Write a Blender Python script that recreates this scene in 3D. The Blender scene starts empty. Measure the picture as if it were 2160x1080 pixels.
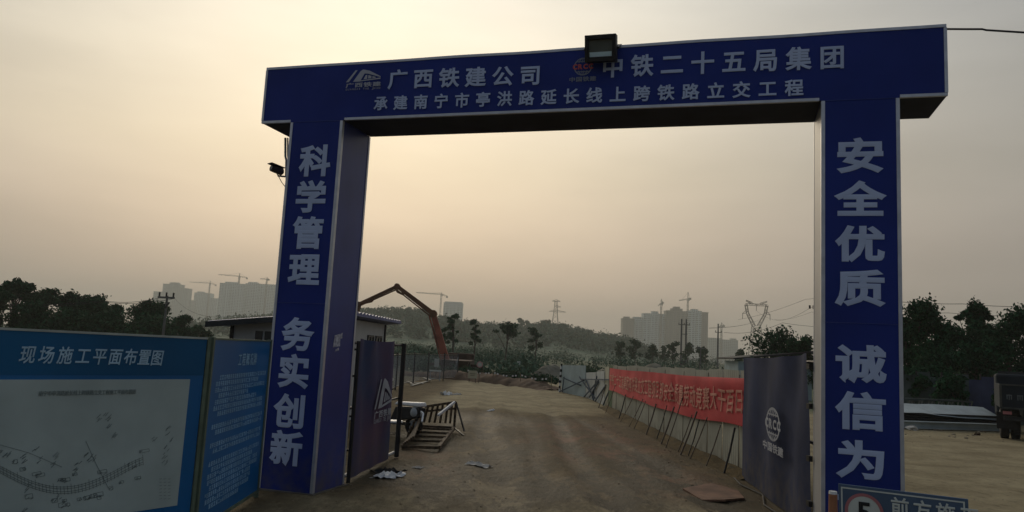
import bpy, math, random
import numpy as np
from mathutils import Vector, Matrix, noise
R = math.radians
S = bpy.context.scene
COL = S.collection
random.seed(7)

# ------------------------------------------------------------------ camera
CAM_H, F_PX, PITCH, ROLL = 2.1, 1591.164, R(7.164), R(-2.966)
FW = Vector((0, math.cos(PITCH), math.sin(PITCH)))
_u = Vector((0, -math.sin(PITCH), math.cos(PITCH))); _r = Vector((1, 0, 0))
RT = _r*math.cos(ROLL) - _u*math.sin(ROLL)
UP = _u*math.cos(ROLL) + _r*math.sin(ROLL)
cd = bpy.data.cameras.new('camera'); cam = bpy.data.objects.new('camera', cd); COL.objects.link(cam)
cd.sensor_width = 36; cd.lens = F_PX/2160*36; cd.clip_start = .1; cd.clip_end = 20000
m3 = Matrix((RT, UP, -FW)).transposed()
cam.matrix_world = Matrix.Translation((0, 0, CAM_H)) @ m3.to_4x4()
S.camera = cam
CP = Vector((0, 0, CAM_H))

# ------------------------------------------------------------------ sky and light
S.view_settings.view_transform = 'Standard'; S.view_settings.look = 'None'
S.view_settings.exposure = 0; S.view_settings.gamma = 1
W = bpy.data.worlds.new('World'); S.world = W; W.use_nodes = True
nt = W.node_tree; N = nt.nodes; L = nt.links; N.clear()
out = N.new('ShaderNodeOutputWorld'); bg = N.new('ShaderNodeBackground'); L.new(bg.outputs[0], out.inputs[0])
tc = N.new('ShaderNodeTexCoord'); sep = N.new('ShaderNodeSeparateXYZ'); L.new(tc.outputs['Generated'], sep.inputs[0])
SUN_AZ, SUN_EL = R(-12), R(22)          # azimuth from +Y towards +X
GD = (math.sin(SUN_AZ)*math.cos(SUN_EL), math.cos(SUN_AZ)*math.cos(SUN_EL), math.sin(SUN_EL))
def ramp(stops, src):
    r = N.new('ShaderNodeValToRGB'); e = r.color_ramp.elements
    while len(e) > 1: e.remove(e[0])
    for i, (p, c) in enumerate(stops):
        q = e[0] if i == 0 else e.new(p)
        q.position = p; q.color = (*c, 1)
    L.new(src, r.inputs[0]); return r.outputs[0]
def math_node(op, a, b=None):
    m = N.new('ShaderNodeMath'); m.operation = op
    for i, v in enumerate((a, b)):
        if v is None: continue
        if isinstance(v, (int, float)): m.inputs[i].default_value = v
        else: L.new(v, m.inputs[i])
    return m.outputs[0]
asin = math_node('ARCSINE', sep.outputs['Z'])
elev = math_node('MAXIMUM', math_node('DIVIDE', asin, math.pi/2), 0.0)     # 0 horizon .. 1 zenith
west = ramp([(0, (.70, .50, .36)), (.05, (.80, .60, .43)), (.10, (.92, .725, .525)), (.15, (.93, .78, .565)), (.22, (.95, .85, .67)), (.29, (.93, .875, .75)),
             (.40, (.84, .82, .73)), (.6, (.44, .46, .46)), (1, (.22, .25, .29))], elev)
east = ramp([(0, (.085, .11, .135)), (.2, (.10, .135, .185)), (.4, (.125, .165, .24)), (1, (.22, .25, .29))], elev)
dot = N.new('ShaderNodeVectorMath'); dot.operation = 'DOT_PRODUCT'; dot.inputs[1].default_value = GD
L.new(tc.outputs['Generated'], dot.inputs[0])
ang = math_node('DIVIDE', math_node('ARCCOSINE', math_node('MINIMUM', dot.outputs['Value'], .99999)), math.pi)
fac = ramp([(0, (1, 1, 1)), (.067, (1,)*3), (.09, (.95,)*3), (.11, (.88,)*3), (.133, (.77,)*3), (.167, (.61,)*3), (.217, (.42,)*3), (.26, (.34,)*3), (.36, (.24,)*3), (.55, (.06,)*3), (.75, (0,)*3), (1, (0,)*3)], ang)
mx = N.new('ShaderNodeMix'); mx.data_type = 'RGBA'; L.new(fac, mx.inputs[0]); L.new(east, mx.inputs[6]); L.new(west, mx.inputs[7])
sky = N.new('ShaderNodeTexSky'); sky.sky_type = 'NISHITA'; sky.sun_disc = False
sky.sun_elevation = SUN_EL; sky.sun_rotation = SUN_AZ; sky.dust_density = 6; sky.air_density = 1.5
skm = N.new('ShaderNodeVectorMath'); skm.operation = 'SCALE'; skm.inputs['Scale'].default_value = .004; L.new(sky.outputs[0], skm.inputs[0])
mp = N.new('ShaderNodeMapping'); mp.inputs['Scale'].default_value = (1.6, 1.6, 7); mp.inputs['Rotation'].default_value = (.25, .1, .3); L.new(tc.outputs['Generated'], mp.inputs[0])
nz = N.new('ShaderNodeTexNoise'); nz.inputs['Scale'].default_value = 1.7; nz.inputs['Detail'].default_value = 5; L.new(mp.outputs[0], nz.inputs['Vector'])
mr = N.new('ShaderNodeMapRange'); mr.inputs['From Min'].default_value = .3; mr.inputs['From Max'].default_value = .7
mr.inputs['To Min'].default_value = .90; mr.inputs['To Max'].default_value = 1.08; L.new(nz.outputs[0], mr.inputs[0])
scl = N.new('ShaderNodeVectorMath'); scl.operation = 'SCALE'; L.new(mx.outputs[2], scl.inputs[0]); L.new(mr.outputs[0], scl.inputs['Scale'])
add = N.new('ShaderNodeVectorMath'); add.operation = 'ADD'; L.new(scl.outputs[0], add.inputs[0]); L.new(skm.outputs[0], add.inputs[1])
L.new(add.outputs[0], bg.inputs[0]); bg.inputs[1].default_value = 1.0

sl = bpy.data.lights.new('sun', 'SUN'); sun = bpy.data.objects.new('sun', sl); COL.objects.link(sun)
sl.energy = .85; sl.angle = R(25); sl.color = (1, .86, .66)
sun.rotation_euler = Vector(GD).to_track_quat('Z', 'Y').to_euler()

S.render.engine = 'CYCLES'; S.cycles.use_denoising = True
S.cycles.max_bounces = 6; S.cycles.volume_bounces = 1; S.cycles.volume_step_rate = 4

# ------------------------------------------------------------------ materials
MATS = {}
def mat(name, c, rough=.7, var=.15, scale=3.0, c2=None, bump=0.0, bscale=None, spec=.3, metal=0, stretch=(1, 1, 1), detail=5):
    if name in MATS: return MATS[name]
    m = bpy.data.materials.new(name); m.use_nodes = True; MATS[name] = m
    t = m.node_tree; n = t.nodes; l = t.links; b = n['Principled BSDF']
    b.inputs['Roughness'].default_value = rough; b.inputs['Specular IOR Level'].default_value = spec; b.inputs['Metallic'].default_value = metal
    co = n.new('ShaderNodeTexCoord'); mp = n.new('ShaderNodeMapping'); mp.inputs['Scale'].default_value = stretch; l.new(co.outputs['Object'], mp.inputs[0])
    z = n.new('ShaderNodeTexNoise'); z.inputs['Scale'].default_value = scale; z.inputs['Detail'].default_value = detail; l.new(mp.outputs[0], z.inputs['Vector'])
    r = n.new('ShaderNodeValToRGB'); e = r.color_ramp.elements
    lo = c2 if c2 else tuple(x*(1-var) for x in c); hi = c if c2 else tuple(x*(1+var) for x in c)
    e[0].position = .35; e[0].color = (*lo, 1); e[1].position = .65; e[1].color = (*hi, 1)
    l.new(z.outputs[0], r.inputs[0]); l.new(r.outputs[0], b.inputs['Base Color'])
    if bump:
        z2 = n.new('ShaderNodeTexNoise'); z2.inputs['Scale'].default_value = bscale or scale*4; z2.inputs['Detail'].default_value = 6; l.new(mp.outputs[0], z2.inputs['Vector'])
        bp = n.new('ShaderNodeBump'); bp.inputs['Strength'].default_value = bump; bp.inputs['Distance'].default_value = .05
        l.new(z2.outputs[0], bp.inputs['Height']); l.new(bp.outputs[0], b.inputs['Normal'])
    return m
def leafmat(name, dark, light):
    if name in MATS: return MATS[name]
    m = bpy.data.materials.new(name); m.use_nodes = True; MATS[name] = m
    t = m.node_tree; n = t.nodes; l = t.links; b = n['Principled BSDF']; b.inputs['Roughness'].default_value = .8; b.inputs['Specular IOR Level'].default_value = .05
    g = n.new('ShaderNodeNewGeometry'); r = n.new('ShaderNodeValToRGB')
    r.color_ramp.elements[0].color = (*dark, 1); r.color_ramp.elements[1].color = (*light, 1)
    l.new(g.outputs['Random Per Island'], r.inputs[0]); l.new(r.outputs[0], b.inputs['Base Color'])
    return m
BLUE = mat('blue_vinyl', (.014, .032, .215), .5, .12, .9, bump=.12, bscale=1.6, spec=.18)
def add_dust(m, col, h0, h1, k):
    t = m.node_tree; n = t.nodes; l = t.links; b = n['Principled BSDF']; src = b.inputs['Base Color'].links[0].from_socket
    co = n.new('ShaderNodeTexCoord'); sp = n.new('ShaderNodeSeparateXYZ'); l.new(co.outputs['Object'], sp.inputs[0])
    mr = n.new('ShaderNodeMapRange'); l.new(sp.outputs[2], mr.inputs[0]); mr.inputs[1].default_value = h1; mr.inputs[2].default_value = h0; mr.inputs[3].default_value = 0; mr.inputs[4].default_value = k
    z = n.new('ShaderNodeTexNoise'); z.inputs['Scale'].default_value = 5; z.inputs['Detail'].default_value = 8; l.new(co.outputs['Object'], z.inputs['Vector'])
    r = n.new('ShaderNodeMapRange'); l.new(z.outputs[0], r.inputs[0]); r.inputs[1].default_value = .35; r.inputs[2].default_value = .65
    mu = n.new('ShaderNodeMath'); mu.operation = 'MULTIPLY'; l.new(mr.outputs[0], mu.inputs[0]); l.new(r.outputs[0], mu.inputs[1])
    mx = n.new('ShaderNodeMix'); mx.data_type = 'RGBA'; l.new(mu.outputs[0], mx.inputs[0]); l.new(src, mx.inputs[6]); mx.inputs[7].default_value = (*col, 1); l.new(mx.outputs[2], b.inputs['Base Color'])
add_dust(BLUE, (.12, .10, .07), .05, .75, .55)
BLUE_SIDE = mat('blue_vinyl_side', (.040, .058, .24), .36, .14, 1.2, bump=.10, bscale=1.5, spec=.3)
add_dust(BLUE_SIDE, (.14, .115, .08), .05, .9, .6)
GREYPAN = mat('grey_vinyl', (.36, .36, .36), .4, .12, 1.0)
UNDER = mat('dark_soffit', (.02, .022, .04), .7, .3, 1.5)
WHITEV = mat('white_vinyl', (.47, .56, .78), .5, .06, 2)
REDV = mat('red_vinyl', (.55, .10, .09), .5, .06, 2)
ALU = mat('aluminium_trim', (.55, .56, .60), .38, .1, 6, metal=.5)
DARKM = mat('dark_metal', (.018, .018, .019), .5, .2, 5)
STEEL = mat('rusty_steel', (.10, .075, .055), .6, .3, 4)
GALV = mat('galvanised_steel', (.30, .31, .31), .5, .15, 4)
BOARD = mat('board_blue', (.003, .13, .36), .35, .12, .8, spec=.4)
BOARDH = mat('board_header_blue', (.002, .10, .24), .4, .14, .8, spec=.3, bump=.15, bscale=2.2)
PLANW = mat('plan_paper', (.44, .52, .50), .45, .10, 1.6, bump=.15, bscale=2.5)
INK = mat('plan_ink', (.19, .23, .225), .6, .2, 3)
PALEB = mat('pale_blue_print', (.26, .45, .62), .5, .15, 3)
FRAMEG = mat('grey_green_frame', (.13, .17, .12), .5, .2, 4)
CLOTH = mat('grey_blue_tarp', (.040, .050, .095), .8, .2, 1.3, bump=.1, bscale=3, spec=.06)
CLOTHR = mat('faded_purple_tarp', (.13, .080, .125), .8, .3, .9, c2=(.055, .070, .14), bump=.1, bscale=3, spec=.06)
add_dust(CLOTH, (.14, .115, .08), .05, .9, .55); add_dust(CLOTHR, (.14, .115, .08), .05, .9, .5)
PRINT = mat('faded_print', (.34, .36, .40), .7, .15, 5)
HOARD = mat('cream_hoarding', (.47, .46, .36), .6, .12, 1.2, bump=.05)
HOARDB = mat('pale_blue_hoarding', (.34, .42, .43), .6, .12, 1.5)
HOARDW = mat('white_hoarding', (.45, .48, .47), .6, .08, 1.5)
HOARDG = mat('green_hoarding', (.15, .21, .12), .6, .12, 1.5)
add_dust(HOARD, (.20, .15, .09), .0, .55, .6)
BANNER = mat('red_banner', (.62, .068, .07), .8, .10, 1.5, bump=.06)
BANTXT = mat('banner_lettering', (.62, .27, .19), .8, .15, 9)
WALLC = mat('cabin_wall', (.40, .42, .42), .6, .06, 2)
ROOFB = mat('blue_roof', (.07, .09, .24), .45, .12, 2)
GLASS = mat('dark_glass', (.02, .025, .028), .12, .2, 2, spec=.5)
PUMP = mat('pump_boom_red', (.26, .075, .048), .85, .25, 1.5)
PUMPD = mat('pump_boom_brown', (.13, .055, .03), .9, .25, 1.5)
WOOD = mat('weathered_wood', (.16, .12, .075), .8, .3, 6, stretch=(1, 1, .4))
WOODL = mat('pale_wood', (.50, .46, .38), .8, .15, 6)
WHITEP = mat('white_plastic', (.72, .72, .70), .4, .08, 6)
GREYP = mat('grey_plastic', (.38, .40, .40), .4, .1, 6)
BLACKP = mat('black_rubber', (.015, .015, .016), .7, .2, 6)
TRASH = mat('pale_rubbish', (.48, .45, .40), .8, .2, 7)
SHEETM = mat('pale_steel_sheet', (.36, .41, .41), .45, .12, 2)
REBAR = mat('greenish_steel', (.055, .075, .07), .6, .3, 3)
TRUCKB = mat('truck_dark_blue', (.010, .017, .024), .8, .2, 2)
BARK = mat('bark', (.06, .05, .04), .9, .3, 5)
SIGNB = mat('road_sign_blue', (.075, .12, .19), .45, .12, 2)
SIGNW = mat('road_sign_white', (.56, .60, .56), .5, .08, 3)
SIGNR = mat('road_sign_red', (.42, .16, .17), .5, .1, 3)
ORANGE = mat('faded_orange', (.62, .30, .19), .6, .15, 4)
CREAM = mat('cream_board', (.40, .37, .26), .7, .12, 3)
CONC = mat('pole_concrete', (.13, .13, .12), .9, .15, 3)
LAT = mat('lattice_steel', (.10, .095, .085), .6, .15, .5)
CRANE = mat('crane_steel', (.10, .085, .06), .6, .15, .5)
WIRE = mat('wire_black', (.02, .02, .02), .7, .1, 3)
LENS = mat('floodlight_glass', (.10, .115, .10), .25, .2, 2, spec=.5)
REFL = mat('floodlight_reflector', (.55, .72, .76), .3, .05, 2, spec=.5)
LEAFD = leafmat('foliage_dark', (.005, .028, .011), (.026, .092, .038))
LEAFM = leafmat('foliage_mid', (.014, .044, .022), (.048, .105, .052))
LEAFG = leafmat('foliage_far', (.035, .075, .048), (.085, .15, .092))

# ------------------------------------------------------------------ helpers
def ray(x, y): return FW + RT*((x-1080)/F_PX) - UP*((y-540)/F_PX)
def P(x, y, Y):
    d = ray(x, y); return CP + d*(Y/d.y)
def G(x, y, z=0.0):
    d = ray(x, y); return CP + d*((z-CAM_H)/d.z)
def V(*a): return Vector(a)
class MB:
    def __init__(s): s.v = []; s.f = []
    def poly(s, pts):
        i = len(s.v); s.v += [tuple(p) for p in pts]; s.f.append(tuple(range(i, i+len(pts))))
    def hexa(s, p):                      # 8 points: bottom 4 ccw, top 4
        i = len(s.v); s.v += [tuple(q) for q in p]
        s.f += [tuple(i+k for k in q) for q in ((3, 2, 1, 0), (4, 5, 6, 7), (0, 1, 5, 4), (1, 2, 6, 5), (2, 3, 7, 6), (3, 0, 4, 7))]
    def box(s, c, size, ax=None):        # ax: (x,y,z) unit vectors
        X, Y, Z = ax if ax else (V(1, 0, 0), V(0, 1, 0), V(0, 0, 1)); c = Vector(c); a, b, h = (q/2 for q in size)
        s.hexa([c-X*a-Y*b-Z*h, c+X*a-Y*b-Z*h, c+X*a+Y*b-Z*h, c-X*a+Y*b-Z*h, c-X*a-Y*b+Z*h, c+X*a-Y*b+Z*h, c+X*a+Y*b+Z*h, c-X*a+Y*b+Z*h])
    def bar(s, a, b, w, h=None):         # rectangular bar between points
        a = Vector(a); b = Vector(b); d = (b-a); ln = d.length
        if ln < 1e-6: return
        d /= ln; up = V(0, 0, 1) if abs(d.z) < .95 else V(0, 1, 0)
        x = d.cross(up).normalized(); z = x.cross(d)
        s.box((a+b)/2, (w, ln, h or w), (x, d, z))
    def tube(s, pts, r, n=6, cap=True):
        pts = [Vector(p) for p in pts]; rs = r if isinstance(r, (list, tuple)) else [r]*len(pts)
        base = len(s.v); pd = None
        for k, p in enumerate(pts):
            d = (pts[min(k+1, len(pts)-1)]-pts[max(k-1, 0)])
            d = d.normalized() if d.length > 1e-9 else V(0, 0, 1)
            up = V(0, 0, 1) if abs(d.z) < .9 else V(1, 0, 0)
            x = d.cross(up).normalized(); y = d.cross(x)
            for j in range(n):
                a = 2*math.pi*j/n; s.v.append(tuple(p+(x*math.cos(a)+y*math.sin(a))*rs[k]))
        for k in range(len(pts)-1):
            for j in range(n):
                a = base+k*n+j; b = base+k*n+(j+1) % n; s.f.append((a, b, b+n, a+n))
        if cap:
            s.f.append(tuple(base+j for j in range(n))); e = base+(len(pts)-1)*n; s.f.append(tuple(e+j for j in reversed(range(n))))
    def prism(s, pts2, org, X, Y, Z, th):   # extruded polygon
        n = len(pts2); i = len(s.v)
        s.v += [tuple(org+X*a+Y*b) for a, b in pts2]+[tuple(org+X*a+Y*b+Z*th) for a, b in pts2]
        s.f.append(tuple(i+k for k in range(n))); s.f.append(tuple(i+n+k for k in reversed(range(n))))
        for k in range(n): s.f.append((i+k, i+(k+1) % n, i+n+(k+1) % n, i+n+k))
    def ball(s, c, r, n=8, m=6, sq=(1, 1, 1)):
        b = len(s.v)
        for i in range(m+1):
            t = math.pi*i/m
            for j in range(n):
                a = 2*math.pi*j/n; s.v.append((c[0]+r*sq[0]*math.sin(t)*math.cos(a), c[1]+r*sq[1]*math.sin(t)*math.sin(a), c[2]+r*sq[2]*math.cos(t)))
        for i in range(m):
            for j in range(n):
                s.f.append((b+i*n+j, b+i*n+(j+1) % n, b+(i+1)*n+(j+1) % n, b+(i+1)*n+j))
    def build(s, name, m, parent=None, smooth=False, bevel=0):
        me = bpy.data.meshes.new(name); off = Vector((0, 0, 0))
        if parent is not None: off = Vector(parent.get('_o', (0, 0, 0)))
        me.from_pydata([(a-off.x, b-off.y, c-off.z) for a, b, c in s.v], [], s.f); me.update()
        o = bpy.data.objects.new(name, me); COL.objects.link(o); me.materials.append(m)
        if parent is not None: o.parent = parent; o['_o'] = tuple(off)
        if smooth: me.polygons.foreach_set('use_smooth', [True]*len(me.polygons))
        if bevel:
            b = o.modifiers.new('bevel', 'BEVEL'); b.width = bevel; b.segments = 2; b.limit_method = 'ANGLE'
        return o
def tag(o, label, cat, group=None, kind=None):
    o['label'] = label; o['category'] = cat
    if group: o['group'] = group
    if kind: o['kind'] = kind
    return o
def thing(name, label, cat, loc=(0, 0, 0), group=None):
    o = bpy.data.objects.new(name, None); COL.objects.link(o); o.empty_display_size = .2
    o.location = loc; o['_o'] = tuple(loc); return tag(o, label, cat, group)
def copy_tree(o, loc, rz=0, sc=1, parent=None):
    c = o.copy(); COL.objects.link(c)
    if parent is None: c.location = loc; c.rotation_euler = (0, 0, rz); c.scale = (sc, sc, sc)
    else: c.parent = parent
    for ch in list(o.children): copy_tree(ch, None, parent=c)
    return c
# glyphs from Blender's own built-in font
_gl = {}
def glyph(ch, bold):
    k = (ch, bold)
    if k not in _gl:
        c = bpy.data.curves.new('t', 'FONT'); c.body = ch; c.bevel_depth = bold; c.bevel_resolution = 0; c.fill_mode = 'FRONT'; c.resolution_u = 3
        o = bpy.data.objects.new('t', c); COL.objects.link(o)
        dg = bpy.context.evaluated_depsgraph_get(); e = o.evaluated_get(dg); me = e.to_mesh()
        _gl[k] = ([(v.co.x, v.co.y, .002+.002*v.co.z/bold) for v in me.vertices], [tuple(p.vertices) for p in me.polygons])
        e.to_mesh_clear(); bpy.data.objects.remove(o); bpy.data.curves.remove(c)
    return _gl[k]
def put_char(mb, ch, fn, w, h, bold=.028, latin=False):
    """fn(a,b): a in [-w/2,w/2], b in [-h/2,h/2] -> world point of the sign face"""
    vs, fs = glyph(ch, bold); i = len(mb.v)
    p0 = fn(0, 0); nrm = (fn(.01, 0)-p0).cross(fn(0, .01)-p0).normalized()
    if latin:
        xs = [p[0] for p in vs]; x0, x1 = min(xs), max(xs); y0, y1 = -bold, .69+bold
    else: x0, x1, y0, y1 = .07-bold, .93+bold, -.095-bold, .825+bold
    for x, y, z in vs: mb.v.append(tuple(fn(((x-x0)/(x1-x0)-.5)*w, ((y-y0)/(y1-y0)-.5)*h)+nrm*z))
    mb.f += [tuple(i+k for k in f) for f in fs]

# ------------------------------------------------------------------ ground
def ruts(x, y):
    c = .9 - .0011*(y-8)**2*.9 if y > 8 else .9
    z = 0
    for k, (o, w, d) in enumerate(((-1.0, .26, .05), (.95, .26, .05), (-.2, .2, .02), (2.0, .22, .028), (-2.0, .26, .02))):
        q = x-(c+o+.25*math.sin(y*.21+k*1.7)); z -= d*math.exp(-(q/w)**2); z += .5*d*math.exp(-((abs(q)-w*1.7)/(w*.6))**2)
    return z
def gz(x, y):
    if y < 3 or y > 70 or abs(x) > 40: return 0.0
    n = noise.noise((x*.35, y*.2, 3.1))*.02 + noise.noise((x*1.3, y*.6, 7))*.008 + noise.noise((x*4.2, y*2.4, 1))*.006
    t = min(1, max(0, (x+3.2)/1.2))*min(1, max(0, (4.6-x)/.8))
    fade = min(1, max(0, (70-y)/20))
    return (n + ruts(x, y)*t)*fade
def axis(segs):
    a = []
    for lo, hi, st in segs: a += list(np.arange(lo, hi-1e-6, st))
    return np.array(a+[segs[-1][1]])
gx = axis([(-7000, -1000, 1000), (-1000, -200, 100), (-200, -40, 20), (-40, -10, 1.5), (-10, -4, .3), (-4, 5.5, .1), (5.5, 12, .25), (12, 40, 1.0), (40, 200, 20), (200, 1000, 100), (1000, 7000, 1000)])
gy = axis([(-2000, -200, 300), (-200, -20, 30), (-20, 4, 2), (4, 8, .3), (8, 22, .1), (22, 34, .18), (34, 60, .5), (60, 160, 10), (160, 1000, 60), (1000, 9000, 1000)])
vv = [(x, y, gz(x, y)) for y in gy for x in gx]; nx, ny = len(gx), len(gy)
ff = [(j*nx+i, j*nx+i+1, (j+1)*nx+i+1, (j+1)*nx+i) for j in range(ny-1) for i in range(nx-1)]
me = bpy.data.meshes.new('ground'); me.from_pydata(vv, [], ff); me.polygons.foreach_set('use_smooth', [True]*len(ff))
at = me.color_attributes.new('soil', 'FLOAT_COLOR', 'POINT'); cols = []
def sst(a, b, x):
    t = min(1, max(0, (x-a)/(b-a))); return t*t*(3-2*t)
def blob(x, y, cx, cy, rx, ry):
    q = ((x-cx)/rx)**2+((y-cy)/ry)**2; return math.exp(-q)
for x, y, z in vv:
    wob = noise.noise((x*.3, y*.12, 5))*1.6 + noise.noise((x*1.1, y*.5, 9))*.5 if abs(x) < 60 and -10 < y < 90 else 0
    lane = sst(-3.6, -2.2, x+wob*.4)*sst(5.2, 4.2, x+wob*.3)
    near = sst(27.5, 25, y+wob*1.6)
    rt = max(0.0, -ruts(x, y))/.035 if lane > 0 and 6 < y < 40 else 0
    wet = min(1, .55*rt*lane*sst(30, 24, y))+lane*near*(.42+.65*sst(.0, 1.0, abs(math.sin((x-.9)*1.55))*0+blob(x, y, -.1, 15, .9, 5)+blob(x, y, 1.2, 12.2, 2.2, 1.1)+blob(x, y, -1.6, 12.5, 1.0, 1.2)+blob(x, y, 2.9, 14, .8, 4)+blob(x, y, -2.1, 17.5, .9, 2)+blob(x, y, -.6, 23, 1.2, 2.0)))
    red = lane*near*sst(.1, .9, blob(x, y, 2.2, 19, 1.8, 5)+.8*blob(x, y, -1.4, 14.3, .7, 2.5)+.6*blob(x, y, 3.2, 13, 1.0, 1.5)+.4*wob*.4)
    dry = max(sst(26, 29, y+wob*1.2)*lane, sst(4.5, 6, x), .75*sst(11.9, 10.7, y+wob*.35)*sst(-3.6, -2.4, x)*sst(4.4, 3.4, x), .6*blob(x, y, -.4, 12.0, .8, .5))
    veg = max(sst(52, 60, y+wob), sst(33, 37, y)*sst(6.5, 9, x), sst(-5, -8, x)*sst(14, 24, y))
    cols += [wet, red, dry, veg]
at.data.foreach_set('color', cols)
ground = bpy.data.objects.new('ground', me); COL.objects.link(ground); ground['kind'] = 'structure'
gm = bpy.data.materials.new('dirt'); gm.use_nodes = True; me.materials.append(gm)
t = gm.node_tree; n = t.nodes; l = t.links; b = n['Principled BSDF']; b.inputs['Specular IOR Level'].default_value = .2
va = n.new('ShaderNodeVertexColor'); va.layer_name = 'soil'; sc_ = n.new('ShaderNodeSeparateColor'); l.new(va.outputs[0], sc_.inputs[0])
co = n.new('ShaderNodeTexCoord')
def nz_(scale, st=(1, 1, 1), det=6, rough=.6):
    mp = n.new('ShaderNodeMapping'); mp.inputs['Scale'].default_value = st; l.new(co.outputs['Object'], mp.inputs[0])
    z = n.new('ShaderNodeTexNoise'); z.inputs['Scale'].default_value = scale; z.inputs['Detail'].default_value = det; z.inputs['Roughness'].default_value = rough
    l.new(mp.outputs[0], z.inputs['Vector']); return z.outputs[0]
def mixc(f, a, bb):
    m = n.new('ShaderNodeMix'); m.data_type = 'RGBA'
    for k, q in ((0, f), (6, a), (7, bb)):
        if isinstance(q, tuple): m.inputs[k].default_value = (*q, 1)
        elif isinstance(q, float): m.inputs[k].default_value = q
        else: l.new(q, m.inputs[k])
    return m.outputs[2]
def mth(op, a, bb):
    m = n.new('ShaderNodeMath'); m.operation = op; m.use_clamp = True
    for k, q in ((0, a), (1, bb)):
        if isinstance(q, float): m.inputs[k].default_value = q
        else: l.new(q, m.inputs[k])
    return m.outputs[0]
def ctr(x, lo, hi):
    m = n.new('ShaderNodeMapRange'); l.new(x, m.inputs[0]); m.inputs[1].default_value = lo; m.inputs[2].default_value = hi; return m.outputs[0]
streak = ctr(nz_(2.2, (1.1, .5, 1), 8, .65), .38, .62); fine = ctr(nz_(14, (1, .4, 1), 8, .7), .44, .58); big = ctr(nz_(.8, (.8, 1, 1), 7, .62), .38, .62)
band = ctr(nz_(1.0, (.5, .9, 1), 8, .68), .46, .56); clod = ctr(nz_(5.5, (1, .45, 1), 6, .65), .57, .63)
c0 = mixc(streak, (.080, .055, .022), (.165, .114, .048))
c0 = mixc(mth('MULTIPLY', sc_.outputs['Blue'], .9), c0, mixc(big, (.27, .218, .125), (.41, .342, .205)))
c0 = mixc(mth('MULTIPLY', sc_.outputs['Green'], ctr(nz_(1.3, (.6, .4, 1), 7, .68), .42, .54)), c0, (.185, .088, .047))
c0 = mixc(mth('MULTIPLY', sc_.outputs['Red'], ctr(nz_(1.5, (.8, .32, 1), 8, .72), .44, .53)), c0, (.036, .026, .010))
dryk = n.new('ShaderNodeMath'); dryk.operation = 'SUBTRACT'; dryk.inputs[0].default_value = 1.0; l.new(mth('MULTIPLY', sc_.outputs['Blue'], .6), dryk.inputs[1]); dryk = dryk.outputs[0]
c0 = mixc(mth('MULTIPLY', mth('MULTIPLY', band, dryk), .42), c0, (.090, .064, .030))
c0 = mixc(mth('MULTIPLY', mth('MULTIPLY', clod, dryk), .75), c0, (.050, .040, .022))
c0 = mixc(mth('MULTIPLY', mth('MULTIPLY', fine, dryk), .38), c0, (.090, .072, .040))
c0 = mixc(va.outputs['Alpha'], c0, mixc(big, (.055, .080, .040), (.11, .125, .070)))
l.new(c0, b.inputs['Base Color'])
rg = n.new('ShaderNodeMapRange'); l.new(sc_.outputs['Red'], rg.inputs[0]); rg.inputs[3].default_value = .95; rg.inputs[4].default_value = .7; l.new(rg.outputs[0], b.inputs['Roughness'])
bp = n.new('ShaderNodeBump'); bp.inputs['Strength'].default_value = 1.0; bp.inputs['Distance'].default_value = .08
l.new(nz_(5, (1, .5, 1), 10, .72), bp.inputs['Height']); l.new(bp.outputs[0], b.inputs['Normal'])

# ------------------------------------------------------------------ gateway
K = 2.1/1.7
YAW = R(16.471); GU = V(math.cos(YAW), -math.sin(YAW), 0); GN = V(math.sin(YAW), math.cos(YAW), 0)
GO = V(-2.079*K, 8.65*K, 0)
SL0, SL1, SL2, SR1, SR2, SR3 = (K*a for a in (-1.105, -.692, 0, 5.262, 5.95, 6.367)); ZB, ZT, GD_ = 4.301*K, 5.0*K, .71*K
def GT(s, t, z): return GO + GU*s + GN*t + V(0, 0, z)
def gate_px(x, y):                       # pixel on the gate's front plane -> (s,z)
    d = ray(x, y); k = (GO-CP).dot(GN)/d.dot(GN); q = CP+d*k-GO; return q.dot(GU), q.z
gate = thing('site_gateway', 'large blue portal gateway with white Chinese lettering on two square columns and a crossbeam', 'gateway', GO)
AX = (GU, GN, V(0, 0, 1))
def gbox(mb, s0, s1, t0, t1, z0, z1): mb.box(GT((s0+s1)/2, (t0+t1)/2, (z0+z1)/2), (abs(s1-s0), abs(t1-t0), abs(z1-z0)), AX)
def gtext(mb, items, bold=.03, out=.006):
    for ch, x, y, w, h in items:
        s, z = gate_px(x, y); put_char(mb, ch, lambda a, b: GT(s+a, -out, z+b), w, h, bold)
def face(mb, s0, s1, z0, z1, t, ns, nz, sd, amp=.006):   # slightly puckered vinyl sheet
    i = len(mb.v)
    for j in range(nz+1):
        for k in range(ns+1):
            s = s0+(s1-s0)*k/ns; z = z0+(z1-z0)*j/nz; e = 0 if k in (0, ns) or j in (0, nz) else 1
            mb.v.append(tuple(GT(s, t-e*amp*noise.noise((s*1.3+sd, z*1.1, sd)), z)))
    for j in range(nz):
        for k in range(ns):
            a = i+j*(ns+1)+k; mb.f.append((a, a+1, a+ns+2, a+ns+1))
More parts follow.
